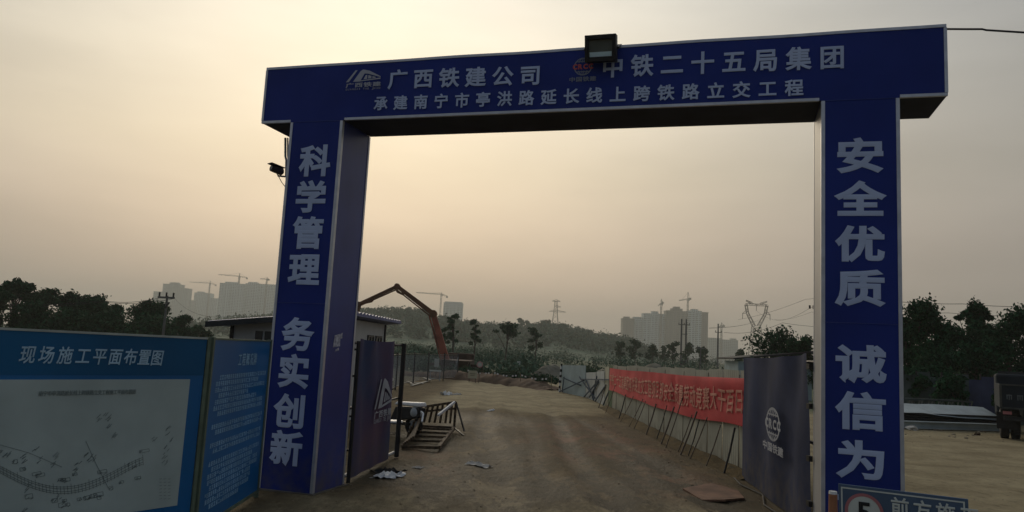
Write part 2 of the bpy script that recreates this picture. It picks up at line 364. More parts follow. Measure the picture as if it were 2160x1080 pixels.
def column(s0, s1, inner, label, chars, sd):
    mb = MB(); face(mb, s0, s1, .0, ZB, 0, 6, 30, sd); body = mb.build('column', BLUE, gate, True); body['label'] = label
    mb = MB(); gbox(mb, s0+.002, s1-.002, .02, GD_, 0, ZB-.002)
    mb.build('side_panel', BLUE_SIDE, body)
    for s in (s0, s1):
        q = MB(); sg = -1 if s == s0 else 1
        gbox(q, s-sg*.035, s+sg*.006, -.008, -.002, .02, ZB-.01); gbox(q, s+sg*.0015, s+sg*.0075, -.002, .05, .02, ZB-.01)
        q.build('edge_trim', ALU, body)
        q = MB(); gbox(q, s+sg*.0015, s+sg*.0065, GD_-.04, GD_+.004, .02, ZB-.01); q.build('edge_trim', ALU, body)
    q = MB(); gbox(q, s0-.05, s1+.05, -.05, GD_+.05, -.12, .015); q.build('footing', mat('footing_concrete', (.12, .105, .085), .9, .2, 3, bump=.3), body)
    q = MB(); gtext(q, chars, .036); q.build('lettering', WHITEV, body)
    return body
cw, chh = .475, .475
left_col = column(SL1, SL2, 1, 'left gateway column reading 科学管理 务实创新',
    [('科', 665, 340, cw, chh), ('学', 656, 416, cw, chh), ('管', 650, 492, cw, chh), ('理', 642, 569, cw, chh),
     ('务', 628, 706, cw, chh), ('实', 620, 784, cw, chh), ('创', 612, 868, cw, chh), ('新', 604, 946, cw, chh)], 1)
cw, chh = .50, .43
right_col = column(SR1, SR2, -1, 'right gateway column reading 安全优质 诚信为本',
    [('安', 1814, 329, cw, chh), ('全', 1814, 421, cw, chh), ('优', 1814, 515, cw, chh), ('质', 1814, 608, cw, chh),
     ('诚', 1815, 768, cw, chh), ('信', 1816, 868, cw, chh), ('为', 1817, 971, cw, chh), ('本', 1818, 1072, cw, chh)], 5)
q = MB(); gbox(q, SR1-.0015, SR1+.001, .055, GD_-.045, .02, ZB-.01); q.build('inner_panel', GREYPAN, right_col)
q = MB()
for (a0, a1, z0, z1) in ((.24, .44, 2.02, 2.22), (.30, .42, 1.96, 2.02), (.40, .50, 2.14, 2.24)): q.poly([GT(SL2+.004, a0, z0), GT(SL2+.004, a1, z0+.02), GT(SL2+.004, a1-.01, z1), GT(SL2+.004, a0+.02, z1-.03)])
q.build('torn_notice', mat('torn_paper', (.62, .62, .68), .8, .3, 20, c2=(.22, .22, .30)), left_col)
for a0, a1, pa_ in ((SL1+.04, SL2-.04, left_col), (SR1+.04, SR2-.04, right_col)):
    q = MB(); gbox(q, a0, a1, -.007, -.0045, ZB-.012, ZB-.004); gbox(q, a0, a1, -.007, -.0045, 2.62, 2.627); q.build('seam', BLUE_SIDE, pa_)
# beam
mb = MB(); face(mb, SL0, SR3, ZB, ZT, 0, 60, 6, 9, .008); beam = mb.build('beam', BLUE, gate, True)
mb = MB(); gbox(mb, SL0+.002, SR3-.002, .02, GD_, ZB+.004, ZT-.004); mb.build('beam_casing', BLUE_SIDE, beam)
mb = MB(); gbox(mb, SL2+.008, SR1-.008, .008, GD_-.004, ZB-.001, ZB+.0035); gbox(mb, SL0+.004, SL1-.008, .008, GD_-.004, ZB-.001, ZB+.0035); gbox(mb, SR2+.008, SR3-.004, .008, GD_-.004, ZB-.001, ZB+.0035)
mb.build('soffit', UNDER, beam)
for (a, c) in ((SL2+.03, SR1-.03), (SL0, SL1-.01), (SR2+.01, SR3)):
    q = MB(); gbox(q, a, c, -.009, -.003, ZB-.006, ZB+.03); gbox(q, a, c, -.003, .03, ZB-.006, ZB-.0015); q.build('edge_trim', ALU, beam)
for s, sg in ((SL0, -1), (SR3, 1)):
    q = MB(); gbox(q, s-sg*.03, s+sg*.006, -.008, -.003, ZB+.035, ZT-.035); gbox(q, s+sg*.001, s+sg*.006, -.003, .04, ZB+.035, ZT-.035); q.build('edge_trim', ALU, beam)
q = MB(); nseg = 40
for k in range(nseg):                    # top strip, slightly wavy where the vinyl is folded over
    a = SL0+(SR3-SL0)*k/nseg; c = SL0+(SR3-SL0)*(k+1)/nseg
    za, zc = (ZT+.012*noise.noise((w_*.9, 2, 0)) for w_ in (a, c))
    q.hexa([GT(a, -.009, za-.03), GT(c, -.009, zc-.03), GT(c, .05, zc-.03), GT(a, .05, za-.03), GT(a, -.009, za+.006), GT(c, -.009, zc+.006), GT(c, .05, zc+.006), GT(a, .05, za+.006)])
q.build('edge_trim', ALU, beam)
def line_items(txt, x0, y0, x1, y1, w, h):
    s0, z0 = gate_px(x0, y0); s1, z1 = gate_px(x1, y1); n_ = len(txt)-1
    return [(c, s0+(s1-s0)*i/n_, z0+(z1-z0)*i/n_, w, h) for i, c in enumerate(txt)]
def beam_line(items, bold):
    q = MB()
    for ch, s, z, w, h in items: put_char(q, ch, lambda a, b: GT(s+a, -.012, z+b), w, h, bold)
    q.build('lettering', WHITEV, beam)
beam_line(line_items('广西铁建公司', 840, 168, 1119, 160, .285, .285), .026)
beam_line(line_items('中铁二十五局集团', 1293, 142, 1755, 122, .272, .30), .026)
beam_line(line_items('承建南宁市亭洪路延长线上跨铁路立交工程', 804, 219, 1675, 186, .20, .212), .026)
# emblems, drawn in unit coordinates
def arc(cx, cy, rx, ry, a0, a1, n_=16): return [(cx+rx*math.cos(R(a0+(a1-a0)*i/n_)), cy+ry*math.sin(R(a0+(a1-a0)*i/n_))) for i in range(n_+1)]
def ring(mb, fn, cx, cy, rx, ry, w, a0=0, a1=360, n_=28):
    o_ = arc(cx, cy, rx, ry, a0, a1, n_); i_ = arc(cx, cy, rx-w, ry-w, a0, a1, n_)
    for k in range(n_): mb.poly([fn(*p) for p in (o_[k], o_[k+1], i_[k+1], i_[k])])
def train_emblem(fn, fn2, m, parent):
    q = MB()
    def pl(pts): q.poly([fn(*p) for p in pts])
    pl([(0, .42), (.08, .42), (.31, .98), (.25, .98)])                        # slanted stroke
    pl([(.20, .42), (.40, .42), (.52, .80), (.52, .98), (.47, 1.0), (.40, .93)])  # left flank of the train nose
    pl([(.52, .98), (.52, .80), (.62, .78), (.66, .92)]); pl([(.66, .92), (.62, .78), (.98, .58), (.98, .62)])
    pl([(.36, .46), (.36, .42), (.98, .50), (.98, .56)])
    pl([(.50, .52), (.60, .53), (.60, .72), (.555, .72)]); pl([(.63, .54), (.72, .55), (.72, .66), (.63, .71)]); pl([(.75, .55), (.84, .56), (.84, .60), (.75, .65)])
    for i, ch in enumerate('广西铁建'): put_char(q, ch, lambda a, b: fn(.12+.255*i+a, .25+b), .22, .23, .03)
    tx = 'GUANGXI TIE JIAN'
    for i, ch in enumerate(tx):
        if ch != ' ': put_char(q, ch, lambda a, b: fn2(.03+.94*i/(len(tx)-1)+a, .055+b), .045 if ch != 'I' else .018, .085, .012, True)
    return q.build('emblem', m, parent)
s0, z0 = gate_px(729, 195); s1, z1 = gate_px(803, 190); zt_ = gate_px(766, 150)[1]
fn = lambda a, b: GT(s0+(s1-s0)*a, -.012, z0+.02+(zt_-z0)*b)
train_emblem(fn, fn, mat('emblem_print', (.42, .44, .50), .5, .06, 3), beam)
def globe_emblem(fn, mg, mr, parent, letters='CRCC'):
    q = MB(); ring(q, fn, .5, .62, .37, .37, .045)
    for rx in (.22, .07): ring(q, fn, .5, .62, rx, .36, .035, 30, 150, 10); ring(q, fn, .5, .62, rx, .36, .035, 210, 330, 10)
    for yy in (.83, .41): q.poly([fn(.5-.27, yy-.016), fn(.5+.27, yy-.016), fn(.5+.27, yy+.016), fn(.5-.27, yy+.016)])
    for i, ch in enumerate('中国铁建'): put_char(q, ch, lambda a, b: fn(.08+.28*i+a, .10+b), .25, .20, .03)
    e = q.build('emblem', mg, parent); q = MB()
    for i, ch in enumerate(letters): put_char(q, ch, lambda a, b: fn(.5+(i-1.5)*.215+a, .62+b), .185, .22, .05, True)
    q.build('emblem_letters', mr, e); return e
s0, z0 = gate_px(1203, 174); s1, _ = gate_px(1255, 171); zt_ = gate_px(1229, 122)[1]
ea, eb, ec, ed = s0, s1, z0, zt_
globe_emblem(lambda a, b: GT(ea+(eb-ea)*a, -.012, ec+(ed-ec)*b), mat('globe_print', (.22, .25, .33), .5, .06, 3), REDV, beam)

# floodlight on the beam
sF, zF0 = gate_px(1266, 126); _, zF1 = gate_px(1266, 75)
fl = thing('floodlight', 'black square floodlight with a grey glass clamped over the top edge of the blue beam', 'floodlight', GT(sF, -.14, zF0))
tilt = R(14); fX = GU; fN = (GN*math.cos(tilt)+V(0, 0, 1)*math.sin(tilt)); fZ = V(0, 0, 1)*math.cos(tilt)-GN*math.sin(tilt)
def gate_plane(x, y, t):
    d = ray(x, y); o_ = GO+GN*t; k = (o_-CP).dot(GN)/d.dot(GN); q = CP+d*k-o_; return q.dot(GU), q.z
sF, zF0 = gate_plane(1266, 129, -.2); _, zF1 = gate_plane(1266, 75, -.2)
fc = GT(sF, -.2, (zF0+zF1)/2); fw_, fh_ = .41, (zF1-zF0)*.98; fax = (fX, fN, fZ)
q = MB(); q.box(fc+fN*.06, (fw_, .10, fh_), fax)
for k in range(7): q.box(fc+fN*.13+fX*(-.15+.05*k), (.012, .05, fh_*.8), fax)
q.build('housing', DARKM, fl, bevel=.012)
q = MB()
for sx in (-1, 1): q.box(fc-fN*.012+fX*sx*(fw_/2-.025), (.05, .05, fh_), fax)
for sz in (-1, 1): q.box(fc-fN*.012+fZ*sz*(fh_/2-.03), (fw_-.1, .05, .06), fax)
q.build('front_bezel', DARKM, fl, bevel=.006)
q = MB(); q.box(fc+fN*.004, (fw_-.1, .012, fh_-.12), fax); q.build('glass', LENS, fl)
q = MB(); q.box(fc-fN*.006-fZ*(fh_/2-.095), (fw_-.12, .014, .06), fax); q.build('reflector_strip', REFL, fl)
q = MB()
for sx in (-1, 1): q.bar(fc+fX*sx*(fw_/2+.015)+fN*.05, GT(sF+sx*(fw_/2+.015), .06, ZT+.03), .02, .03)
q.bar(GT(sF-fw_/2-.03, .06, ZT+.03), GT(sF+fw_/2+.03, .06, ZT+.03), .03, .02); q.build('bracket', DARKM, fl)

# security camera on the left column
cb = P(600, 372, 11.35)
cc = thing('security_camera', 'dark bullet security camera on a short arm at the outer side of the left column', 'camera', cb)
pA = P(572, 354, 11.25); pB = P(597, 364, 11.4); ax_ = (pB-pA).normalized()
q = MB(); q.tube([pA, pA+ax_*.03, pB-ax_*.02, pB], [.05, .055, .055, .03], 12); q.build('body', mat('camera_shell', (.075, .06, .045), .5, .2, 4), cc, True)
q = MB(); q.tube([pA-ax_*.005, pA+ax_*.004], .04, 12); q.build('lens', GLASS, cc)
q = MB(); q.box((pA+pB)/2+V(0, 0, .062)-ax_*.02, (.13, .23, .012), (ax_.cross(V(0, 0, 1)).normalized(), ax_, V(0, 0, 1))); q.build('sun_shield', DARKM, cc)
ar = P(587, 371, 11.4); q = MB(); q.tube([(pA+pB)/2-V(0, 0, .04), ar], .012, 6); q.tube([ar+V(-.01, 0, 0), GT(SL1-.0, .55, cb.z)], .014, 6); q.build('arm', GALV, cc)
q = MB(); q.tube([ar, P(594, 384, 11.4), P(603, 396, 11.4), GT(SL1-.01, .5, cb.z-.35)], .006, 5); q.build('cable', WIRE, cc)
q = MB()
for dx, r_ in ((0, .018), (5, .012)): q.tube([P(602+dx, 291, 11.5), P(602+dx, 330, 11.5), P(604+dx, 338, 11.5), P(603.5+dx*.4, 372, 11.5)], r_, 6)
tag(q.build('conduit', GALV, None), 'thin grey conduit pipes dropping from the beam behind the left column beside the camera', 'conduit')
# overhead cable leaving the gate's right end
q = MB(); pa = GT(SR3, .1, ZT-.01); q.tube([pa]+[P(x, y, 8.6-.004*(x-1995)) for x, y in ((2035, 61.5), (2072, 61.5), (2080, 63.5), (2160, 68.5), (2500, 96), (2900, 118))], .012, 6)
tag(q.build('overhead_cable', WIRE), 'black cable running off from the top right corner of the blue beam', 'cable')
ib = P(1716, 650, 10.0); wb = thing('wire_bracket', 'small insulator bracket at the back edge of the right column', 'bracket', ib)
q = MB(); q.bar(ib, GT(SR1+.01, GD_+.02, ib.z), .02); q.build('arm', DARKM, wb)
q = MB()
for dx in (0, -.05): q.tube([ib+V(dx, 0, -.01), ib+V(dx, 0, .035)], .012, 6)
q.build('insulator', DARKM, wb)

# ------------------------------------------------------------------ gate leaves
def sheet(a, b_, z0, z1, n1, n2, amp, sd, rise=0):   # draped vertical cloth between two ground points
    d = (b_-a); nr = V(-d.y, d.x, 0).normalized(); vs = []; q = MB()
    for j in range(n2+1):
        for i in range(n1+1):
            u = i/n1; w = j/n2; k = amp*(math.sin(u*17+w*2.2+sd)*.6+noise.noise((u*5+sd, w*1.6-u*2, sd))*1.2)*(0.35+.65*w)
            q.v.append(tuple(a+d*u+nr*k+V(0, 0, z0+(z1+rise*(1-u)-z0)*w-.03*w*math.sin(u*math.pi))))
    for j in range(n2):
        for i in range(n1): e = j*(n1+1)+i; q.f.append((e, e+1, e+n1+2, e+n1+1))
    return q
hl = GT(SL2, GD_, 0)+V(.03, .05, 0); el = G(836, 966); el_c = hl+(el-hl)*.80
lg = thing('gate_leaf', 'opened left gate leaf draped in purplish blue tarpaulin with white train emblem', 'gate', hl)
q = sheet(hl+V(0, .12, 0), el_c, .06, 2.17, 40, 24, .045, 2); q.build('tarpaulin', CLOTHR, lg, True)
dl = (el-hl).normalized(); nl = V(dl.y, -dl.x, 0)
for p, r_ in ((hl+V(.02, .03, 0), .03), (el, .045)): q = MB(); q.tube([p+V(0, 0, .02), p+V(0, 0, 2.13)], r_, 8); q.build('post', DARKM, lg)
q = MB(); q.tube([hl-nl*.10+V(0, 0, 2.1), el-nl*.06+V(0, 0, 2.1)], .025, 6); q.tube([hl-nl*.10+V(0, 0, 1.1), el-nl*.06+V(0, 0, 1.1)], .02, 6); q.build('rail', DARKM, lg)
q = MB(); q.tube([hl-nl*.05+V(0, 0, .12), el-nl*.05+V(0, 0, .10)], .028, 6); q.build('bottom_rail', GALV, lg)
q = MB()
for z in (.5, 1.0, 1.6, 2.0): q.tube([hl+V(-.1, -.06, z), hl+V(.0, .04, z)], .018, 6)
q.build('hinge', DARKM, lg)
def lfn(a, b): 
    u = .42+.5*a; return hl+V(0, .12, 0)+(el_c-hl-V(0, .12, 0))*u+nl*.055+V(0, 0, .78+.86*b)
train_emblem(lambda a, b: lfn(a*.95, b*.62+.02 if b < .4 else b*1.0-.13), lambda a, b: lfn(a*.95, b), PRINT, lg)
hr = GT(SR1, GD_, 0)+V(-.02, .1, 0); er = V(4.44, 14.2, 0)
rg_ = thing('gate_leaf', 'opened right gate leaf draped in grey blue tarpaulin with globe emblem', 'gate', hr)
hr2 = hr+(er-hr)*.01+V(.07, 0, 0)
q = sheet(hr2+V(-.03, 0, 0), er+V(-.03, 0, 0), .03, 2.2, 60, 28, .055, 6, .07); q.build('tarpaulin', CLOTH, rg_, True)
for p, r_ in ((hr+V(.17, .1, 0), .03), (er+V(.12, -.05, 0), .03)): q = MB(); q.tube([p+V(0, 0, .0), p+V(0, 0, 2.24)], r_, 8); q.build('post', FRAMEG, rg_)
q = MB()
for z in (.1, 1.1, 2.16): q.tube([hr+V(.17, .1, z), er+V(.12, -.05, z)], .022, 6)
q.build('rail', DARKM, rg_)
q = MB()
for z in (.4, .95, 1.6, 2.1): q.box(hr+V(-.02, -.06, z), (.05, .09, .07))
q.build('hinge', DARKM, rg_)
dr = (er-hr2); nr_ = V(-dr.y, dr.x, 0).normalized()
def rfn(a, b): return hr2+V(-.03, 0, 0)+dr*(.50-.26*a)+nr_*.10+V(0, 0, .80+.67*b)
globe_emblem(rfn, PRINT, PRINT, rg_)

# ------------------------------------------------------------------ notice boards on the left
def board_axes(a, b_): d = (b_-a); ln = d.length; return d/ln, ln
b1b = V(-3.15, 8.05, 0); b1a_vis = P(0, 790, 6.45); b1a_vis.z = 0
d1 = (b1b-b1a_vis).normalized(); b1a = b1b-d1*3.6
nb1 = V(d1.y, -d1.x, 0)
bd = thing('notice_board', 'large site plan board with blue header and white drawing sheet at the far left', 'notice board', b1a)
def bbox_(mb, o, d, nn, u0, u1, w0, w1, z0, z1): mb.hexa([o+d*u0+nn*w0+V(0, 0, z0), o+d*u1+nn*w0+V(0, 0, z0), o+d*u1+nn*w1+V(0, 0, z0), o+d*u0+nn*w1+V(0, 0, z0), o+d*u0+nn*w0+V(0, 0, z1), o+d*u1+nn*w0+V(0, 0, z1), o+d*u1+nn*w1+V(0, 0, z1), o+d*u0+nn*w1+V(0, 0, z1)])
TZ = 2.075
q = MB(); bbox_(q, b1a, d1, nb1, .03, 3.57, -.03, 0, .25, TZ-.02); q.build('panel', BOARD, bd)
q = MB(); bbox_(q, b1a, d1, nb1, .03, 3.57, .0, .003, 1.68, TZ-.02); q.build('header', BOARDH, bd)
q = MB(); bbox_(q, b1a, d1, nb1, .2, 3.42, .0, .004, .38, 1.64); q.build('plan_sheet', PLANW, bd)
q = MB(); bbox_(q, b1a, d1, nb1, 0, 3.6, -.03, .012, TZ-.02, TZ); bbox_(q, b1a, d1, nb1, 0, 3.6, -.03, .012, .22, .25); q.build('frame_rail', mat('pale_frame', (.42, .46, .42), .5, .15, 5), bd)
for u in (0, 3.575):
    q = MB(); bbox_(q, b1a, d1, nb1, u, u+.04, -.04, .014, 0, TZ+.005); q.build('frame_post', FRAMEG, bd)
def bd_uv(x, y):
    d = ray(x, y); k = (b1a-CP).dot(nb1)/d.dot(nb1); p = CP+d*k-b1a; return p.dot(d1), p.z
q = MB(); pxs = [(58, 748), (98, 749), (137, 750), (175, 751), (210, 752), (243, 752.5), (275, 753), (304, 754), (331, 755)]
for ch, (x, y) in zip('现场施工平面布置图', pxs):
    u, z = bd_uv(x, y); put_char(q, ch, lambda a, b: b1a+d1*(u+a+b*.10)+nb1*.006+V(0, 0, z+b), .118, .155, .016)
q.build('lettering', mat('board_lettering', (.40, .58, .72), .5, .1, 4), bd)
rnd = random.Random(3); q = MB()
u0, z0_ = bd_uv(85, 830); u1, z1_ = bd_uv(282, 826); cap = '南宁市亭洪路延长线上跨铁路立交工程施工平面布置图'
for i, ch in enumerate(cap):
    k = i/(len(cap)-1); u = u0+(u1-u0)*k; z = (z0_+(z1_-z0_)*k); put_char(q, ch, lambda a, b: b1a+d1*(u+a)+nb1*.0075+V(0, 0, z+b), .034, .045, .008)
def mark(x, y, ln, an, w=.009):
    w *= .6; ln *= .8
    u, z = bd_uv(x, y); c_, s_ = math.cos(an), math.sin(an); o_ = b1a+nb1*.0075
    pts = [(-ln/2, -w/2), (ln/2, -w/2), (ln/2, w/2), (-ln/2, w/2)]
    if .4 < z-.0 < 1.62 and .22 < u < 3.4: q.poly([o_+d1*(u+a*c_-b_*s_)+V(0, 0, z+a*s_+b_*c_) for a, b_ in pts])
def pline(pts, w=.005):
    for (x0, y0), (x1, y1) in zip(pts, pts[1:]):
        ua, za = bd_uv(x0, y0); ub, zb = bd_uv(x1, y1)
        if min(za, zb) < .4 or max(za, zb) > 1.6 or min(ua, ub) < .22: continue
        d_ = V(ub-ua, zb-za, 0).normalized()*w/2; o_ = b1a+nb1*.0075
        q.poly([o_+d1*(ua+d_.y)+V(0, 0, za-d_.x), o_+d1*(ub+d_.y)+V(0, 0, zb-d_.x), o_+d1*(ub-d_.y)+V(0, 0, zb+d_.x), o_+d1*(ua-d_.y)+V(0, 0, za+d_.x)])
cv = lambda k, o: (-40+340*k, 972+o+62*math.sin(k*math.pi)**1.2)
for o in (-7, -3, 3, 7): pline([cv(k/40, o) for k in range(41)], .004)
for k in range(46):                                    # chainage ticks and plot outlines along the alignment
    x, y = cv(k/45, 0); pline([(x, y-9-4*(k % 5 == 0)), (x+1.5, y+9)], .004)
for k in range(26):
    u_ = rnd.random(); x, y = cv(u_, rnd.choice((-34, -24, 20, 28))); w_, h_ = rnd.uniform(6, 20), rnd.uniform(4, 9)
    pline([(x, y), (x+w_, y-w_*.2), (x+w_+1, y-w_*.2+h_), (x+1, y+h_), (x, y)], .004)
    for _ in range(3): mark(x+rnd.uniform(0, w_), y+rnd.uniform(0, h_), .03, rnd.uniform(.4, .9), .009)
pline([(-30, 930), (60, 955), (130, 985)], .004); pline([(180, 930), (200, 975), (228, 1030)], .004)
for r_ in range(7):
    for c_ in range(3): mark(338+c_*9, 1010+r_*7, .035, .05, .007)
for x, y in ((228, 874), (229, 883), (208, 881), (230, 900), (243, 917), (352, 903), (354, 915), (362, 928), (348, 945), (347, 960), (348, 975), (327, 925), (50, 960), (48, 970), (80, 970), (120, 960), (184, 958), (186, 968), (194, 965), (160, 990), (165, 978), (270, 977), (283, 985), (55, 1030), (60, 1022), (125, 1050), (50, 1075), (8, 955), (15, 956), (110, 980), (76, 945)):
    for _ in range(3): mark(x+rnd.gauss(0, 3), y+rnd.gauss(0, 3), rnd.uniform(.03, .07), rnd.uniform(.5, 1.0), .009)
q.build('drawing', INK, bd)
b2a = b1b+V(.022, .035, 0); b2b = V(-3.22, 10.38, 0); d2 = (b2b-b2a).normalized(); L2 = (b2b-b2a).length; nb2 = V(d2.y, -d2.x, 0)
be = thing('notice_board', 'narrow blue board with rows of small pale text beside the left column', 'notice board', b2a)
q = MB(); bbox_(q, b2a, d2, nb2, .04, L2-.04, -.03, 0, .1, TZ-.02); q.build('panel', BOARD, be)
q = MB(); bbox_(q, b2a, d2, nb2, 0, L2, -.03, .012, TZ-.02, TZ); bbox_(q, b2a, d2, nb2, 0, L2, -.03, .012, .06, .10); q.build('frame_rail', FRAMEG, be)
for u in (0, L2-.04):
    q = MB(); bbox_(q, b2a, d2, nb2, u, u+.045, -.04, .014, 0, TZ+.01); q.build('frame_post', FRAMEG, be)
q = MB()
for i, ch in enumerate('工程概况牌'): put_char(q, ch, lambda a, b: b2a+d2*(L2*.56+(i-2)*.155+a)+nb2*.004+V(0, 0, 1.83+b), .12, .15, .012)
z = 1.62
for r_ in range(22):
    u = .22 + (.0 if r_ % 3 else .12)+rnd.uniform(0, .04); end = L2-.2-rnd.choice((0, 0, .3, .7))
    if r_ in (7, 10, 13): u, end = .25, .25
    while u < end:
        w = rnd.uniform(.05, .075); h_ = .05
        for k in range(3): 
            if rnd.random() < .85: bbox_(q, b2a, d2, nb2, u, u+w*.8, .001, .003, z+k*.018, z+k*.018+.009)
        if rnd.random() < .8: bbox_(q, b2a, d2, nb2, u+w*.3, u+w*.48, .001, .004, z, z+.05)
        u += w*1.12
    z -= .066
q.build('lettering', PALEB, be)
# ------------------------------------------------------------------ speed notice, bottom right
sg0 = P(1768, 1020, 6.6); sg1 = P(2042, 1053, 6.05); sx = (sg1-sg0); sx.z = 0; SW = sx.length; sx.normalize(); sn = V(sx.y, -sx.x, 0); stl = V(sg0.x, sg0.y, sg0.z)
lean = (sg1.z-sg0.z)/SW; sX = (sx+V(0, 0, lean)).normalized(); sZ = sn.cross(sX)*-1
if sZ.z < 0: sZ = -sZ
SH = .62
rs = thing('road_sign', 'grey blue roadworks notice with a red ringed number five in front of the right column', 'road sign', V(stl.x, stl.y, 0)+sx*SW/2)
def sgp(a, b, o=0): return stl+sX*a-sZ*b+sn*o
q = MB(); q.hexa([sgp(0, SH, -.02), sgp(SW, SH, -.02), sgp(SW, SH, 0), sgp(0, SH, 0), sgp(0, 0, -.02), sgp(SW, 0, -.02), sgp(SW, 0, 0), sgp(0, 0, 0)]); q.build('panel', SIGNB, rs, bevel=.004)
q = MB(); e_ = .022; w_ = .012
for a0, a1, b0, b1 in ((e_, SW-e_, e_, e_+w_), (e_, SW-e_, SH-e_-w_, SH-e_), (e_, e_+w_, e_+w_, SH-e_-w_), (SW-e_-w_, SW-e_, e_+w_, SH-e_-w_)): q.poly([sgp(a0, b1, .003), sgp(a1, b1, .003), sgp(a1, b0, .003), sgp(a0, b0, .003)])
for (x, w, row) in ((.42, .155, .20), (.605, .155, .20), (.79, .155, .20), (.97, .155, .20)): pass
for i, ch in enumerate('前方施工'):
    put_char(q, ch, lambda a, b: sgp(.47+i*.162+a, .130-b, .003), .125, .15, .02)
q.build('lettering', SIGNW, rs)
q = MB(); q.poly([sgp(.20+.125*math.cos(t_*math.pi/16), .205-.125*math.sin(t_*math.pi/16), .003) for t_ in range(32)]); dsk = q.build('speed_disc', SIGNW, rs)
q = MB()
for k in range(32):
    a, b = k*math.pi/16, (k+1)*math.pi/16
    q.poly([sgp(.20+r_*math.cos(t_), .205-r_*math.sin(t_), .005) for r_, t_ in ((.15, a), (.15, b), (.125, b), (.125, a))])
q.build('ring', SIGNR, dsk)
q = MB(); put_char(q, '5', lambda a, b: sgp(.20+a, .205-b, .006), .105, .165, .022, True); q.build('numeral', BLACKP, dsk)
q = MB()
for a in (.08, SW-.08):
    q.tube([sgp(a, .1, -.035), V(sgp(a, 0).x, sgp(a, 0).y, 0)-sn*.1], .02, 6); q.tube([sgp(a, .1, -.035), V(sgp(a, 0).x, sgp(a, 0).y, 0)-sn*.55], .018, 6)
q.build('stand', GALV, rs)
pb = P(1757, 1036, 6.9)
bo = thing('marker_post', 'short faded orange marker post with pale cap left of the roadworks notice', 'post', (pb.x, pb.y, 0))
q = MB(); q.tube([(pb.x, pb.y, 0), (pb.x, pb.y, pb.z-.025)], [.05, .036], 10); q.build('body', ORANGE, bo, True)
q = MB(); q.tube([(pb.x, pb.y, pb.z-.025), (pb.x, pb.y, pb.z)], [.037, .034], 10); q.build('cap', WHITEP, bo)
q = MB(); q.box((pb.x, pb.y, .02), (.26, .26, .04)); q.build('base', BLACKP, bo, bevel=.01)

# ------------------------------------------------------------------ guard cabin
ca = P(745, 657, 19.3); ca.z = 0; e1 = V(.074, .997, 0).normalized(); e2 = V(-e1.y, e1.x, 0)
cab = thing('guard_cabin', 'low grey portable cabin with a blue corrugated roof behind the left column', 'cabin', ca)
LL, WW = 5.9, 3.8
def cp(a, b, z): return ca+e1*a+e2*b+V(0, 0, z)      # a along right side, b to the left
def zr(b): return 2.87-.44*b/WW
o1 = .55
q = MB(); q.hexa([cp(.3, .35, 0), cp(LL-.9, .35, 0), cp(LL-.9, WW-o1, 0), cp(.3, WW-o1, 0), cp(.3, .35, zr(.35)-.1), cp(LL-.9, .35, zr(.35)-.1), cp(LL-.9, WW-o1, zr(WW-o1)-.1), cp(.3, WW-o1, zr(WW-o1)-.1)])
wl = q.build('wall', WALLC, cab)
q = MB(); nn = 34
for k in range(nn):                                     # corrugated sheet
    a0, a1 = LL*k/nn-.1, LL*(k+1)/nn-.1; h0, h1 = (.05 if k % 2 else 0), (.0 if k % 2 else .05)
    q.hexa([cp(a0, 0, zr(0)-.07), cp(a1, 0, zr(0)-.07), cp(a1, WW, zr(WW)-.07), cp(a0, WW, zr(WW)-.07), cp(a0, 0, zr(0)+h0), cp(a1, 0, zr(0)+h1), cp(a1, WW, zr(WW)+h1), cp(a0, WW, zr(WW)+h0)])
rf = q.build('roof', ROOFB, cab)
q = MB(); q.hexa([cp(-.12, 0, zr(0)-.13), cp(-.1, 0, zr(0)-.13), cp(-.1, WW, zr(WW)-.13), cp(-.12, WW, zr(WW)-.13), cp(-.12, 0, zr(0)+.02), cp(-.1, 0, zr(0)+.02), cp(-.1, WW, zr(WW)+.02), cp(-.12, WW, zr(WW)+.02)])
q.build('fascia', mat('dark_roof_edge', (.02, .025, .03), .6, .2, 3), rf)
for b_ in (.35, WW-o1):
    for a_ in (.3, LL-.9):
        q = MB(); q.box(cp(a_, b_, zr(b_)/2-.06), (.09, .09, zr(b_)-.1), (e1, e2, V(0, 0, 1))); q.build('corner_post', DARKM, cab)
def cab_window(face, u0, u1, z0, z1):
    q = MB(); g = MB()
    f = (lambda u, o, z: cp(.3-o, u, z)) if face == 'front' else (lambda u, o, z: cp(u, .35-o, z))
    def bx(m_, ua, ub, za, zb, o0, o1): m_.hexa([f(ua, o0, za), f(ub, o0, za), f(ub, o1, za), f(ua, o1, za), f(ua, o0, zb), f(ub, o0, zb), f(ub, o1, zb), f(ua, o1, zb)])
    for ua, ub, za, zb in ((u0, u1, z0, z0+.06), (u0, u1, z1-.06, z1), (u0, u0+.06, z0+.06, z1-.06), (u1-.06, u1, z0+.06, z1-.06), ((u0+u1)/2-.02, (u0+u1)/2+.02, z0+.06, z1-.06)): bx(q, ua, ub, za, zb, .002, .04)
    bx(g, u0+.05, u1-.05, z0+.05, z1-.05, .003, .015)
    w_ = q.build('window', WALLC if face == 'front' else DARKM, cab); g.build('pane', GLASS, w_)
cab_window('front', 2.1, 2.68, 1.4, 2.34); cab_window('front', .9, 1.6, 1.4, 2.34)
cab_window('side', 2.9, 3.6, 1.3, 2.35); cab_window('side', 3.85, 4.6, 1.3, 2.35)

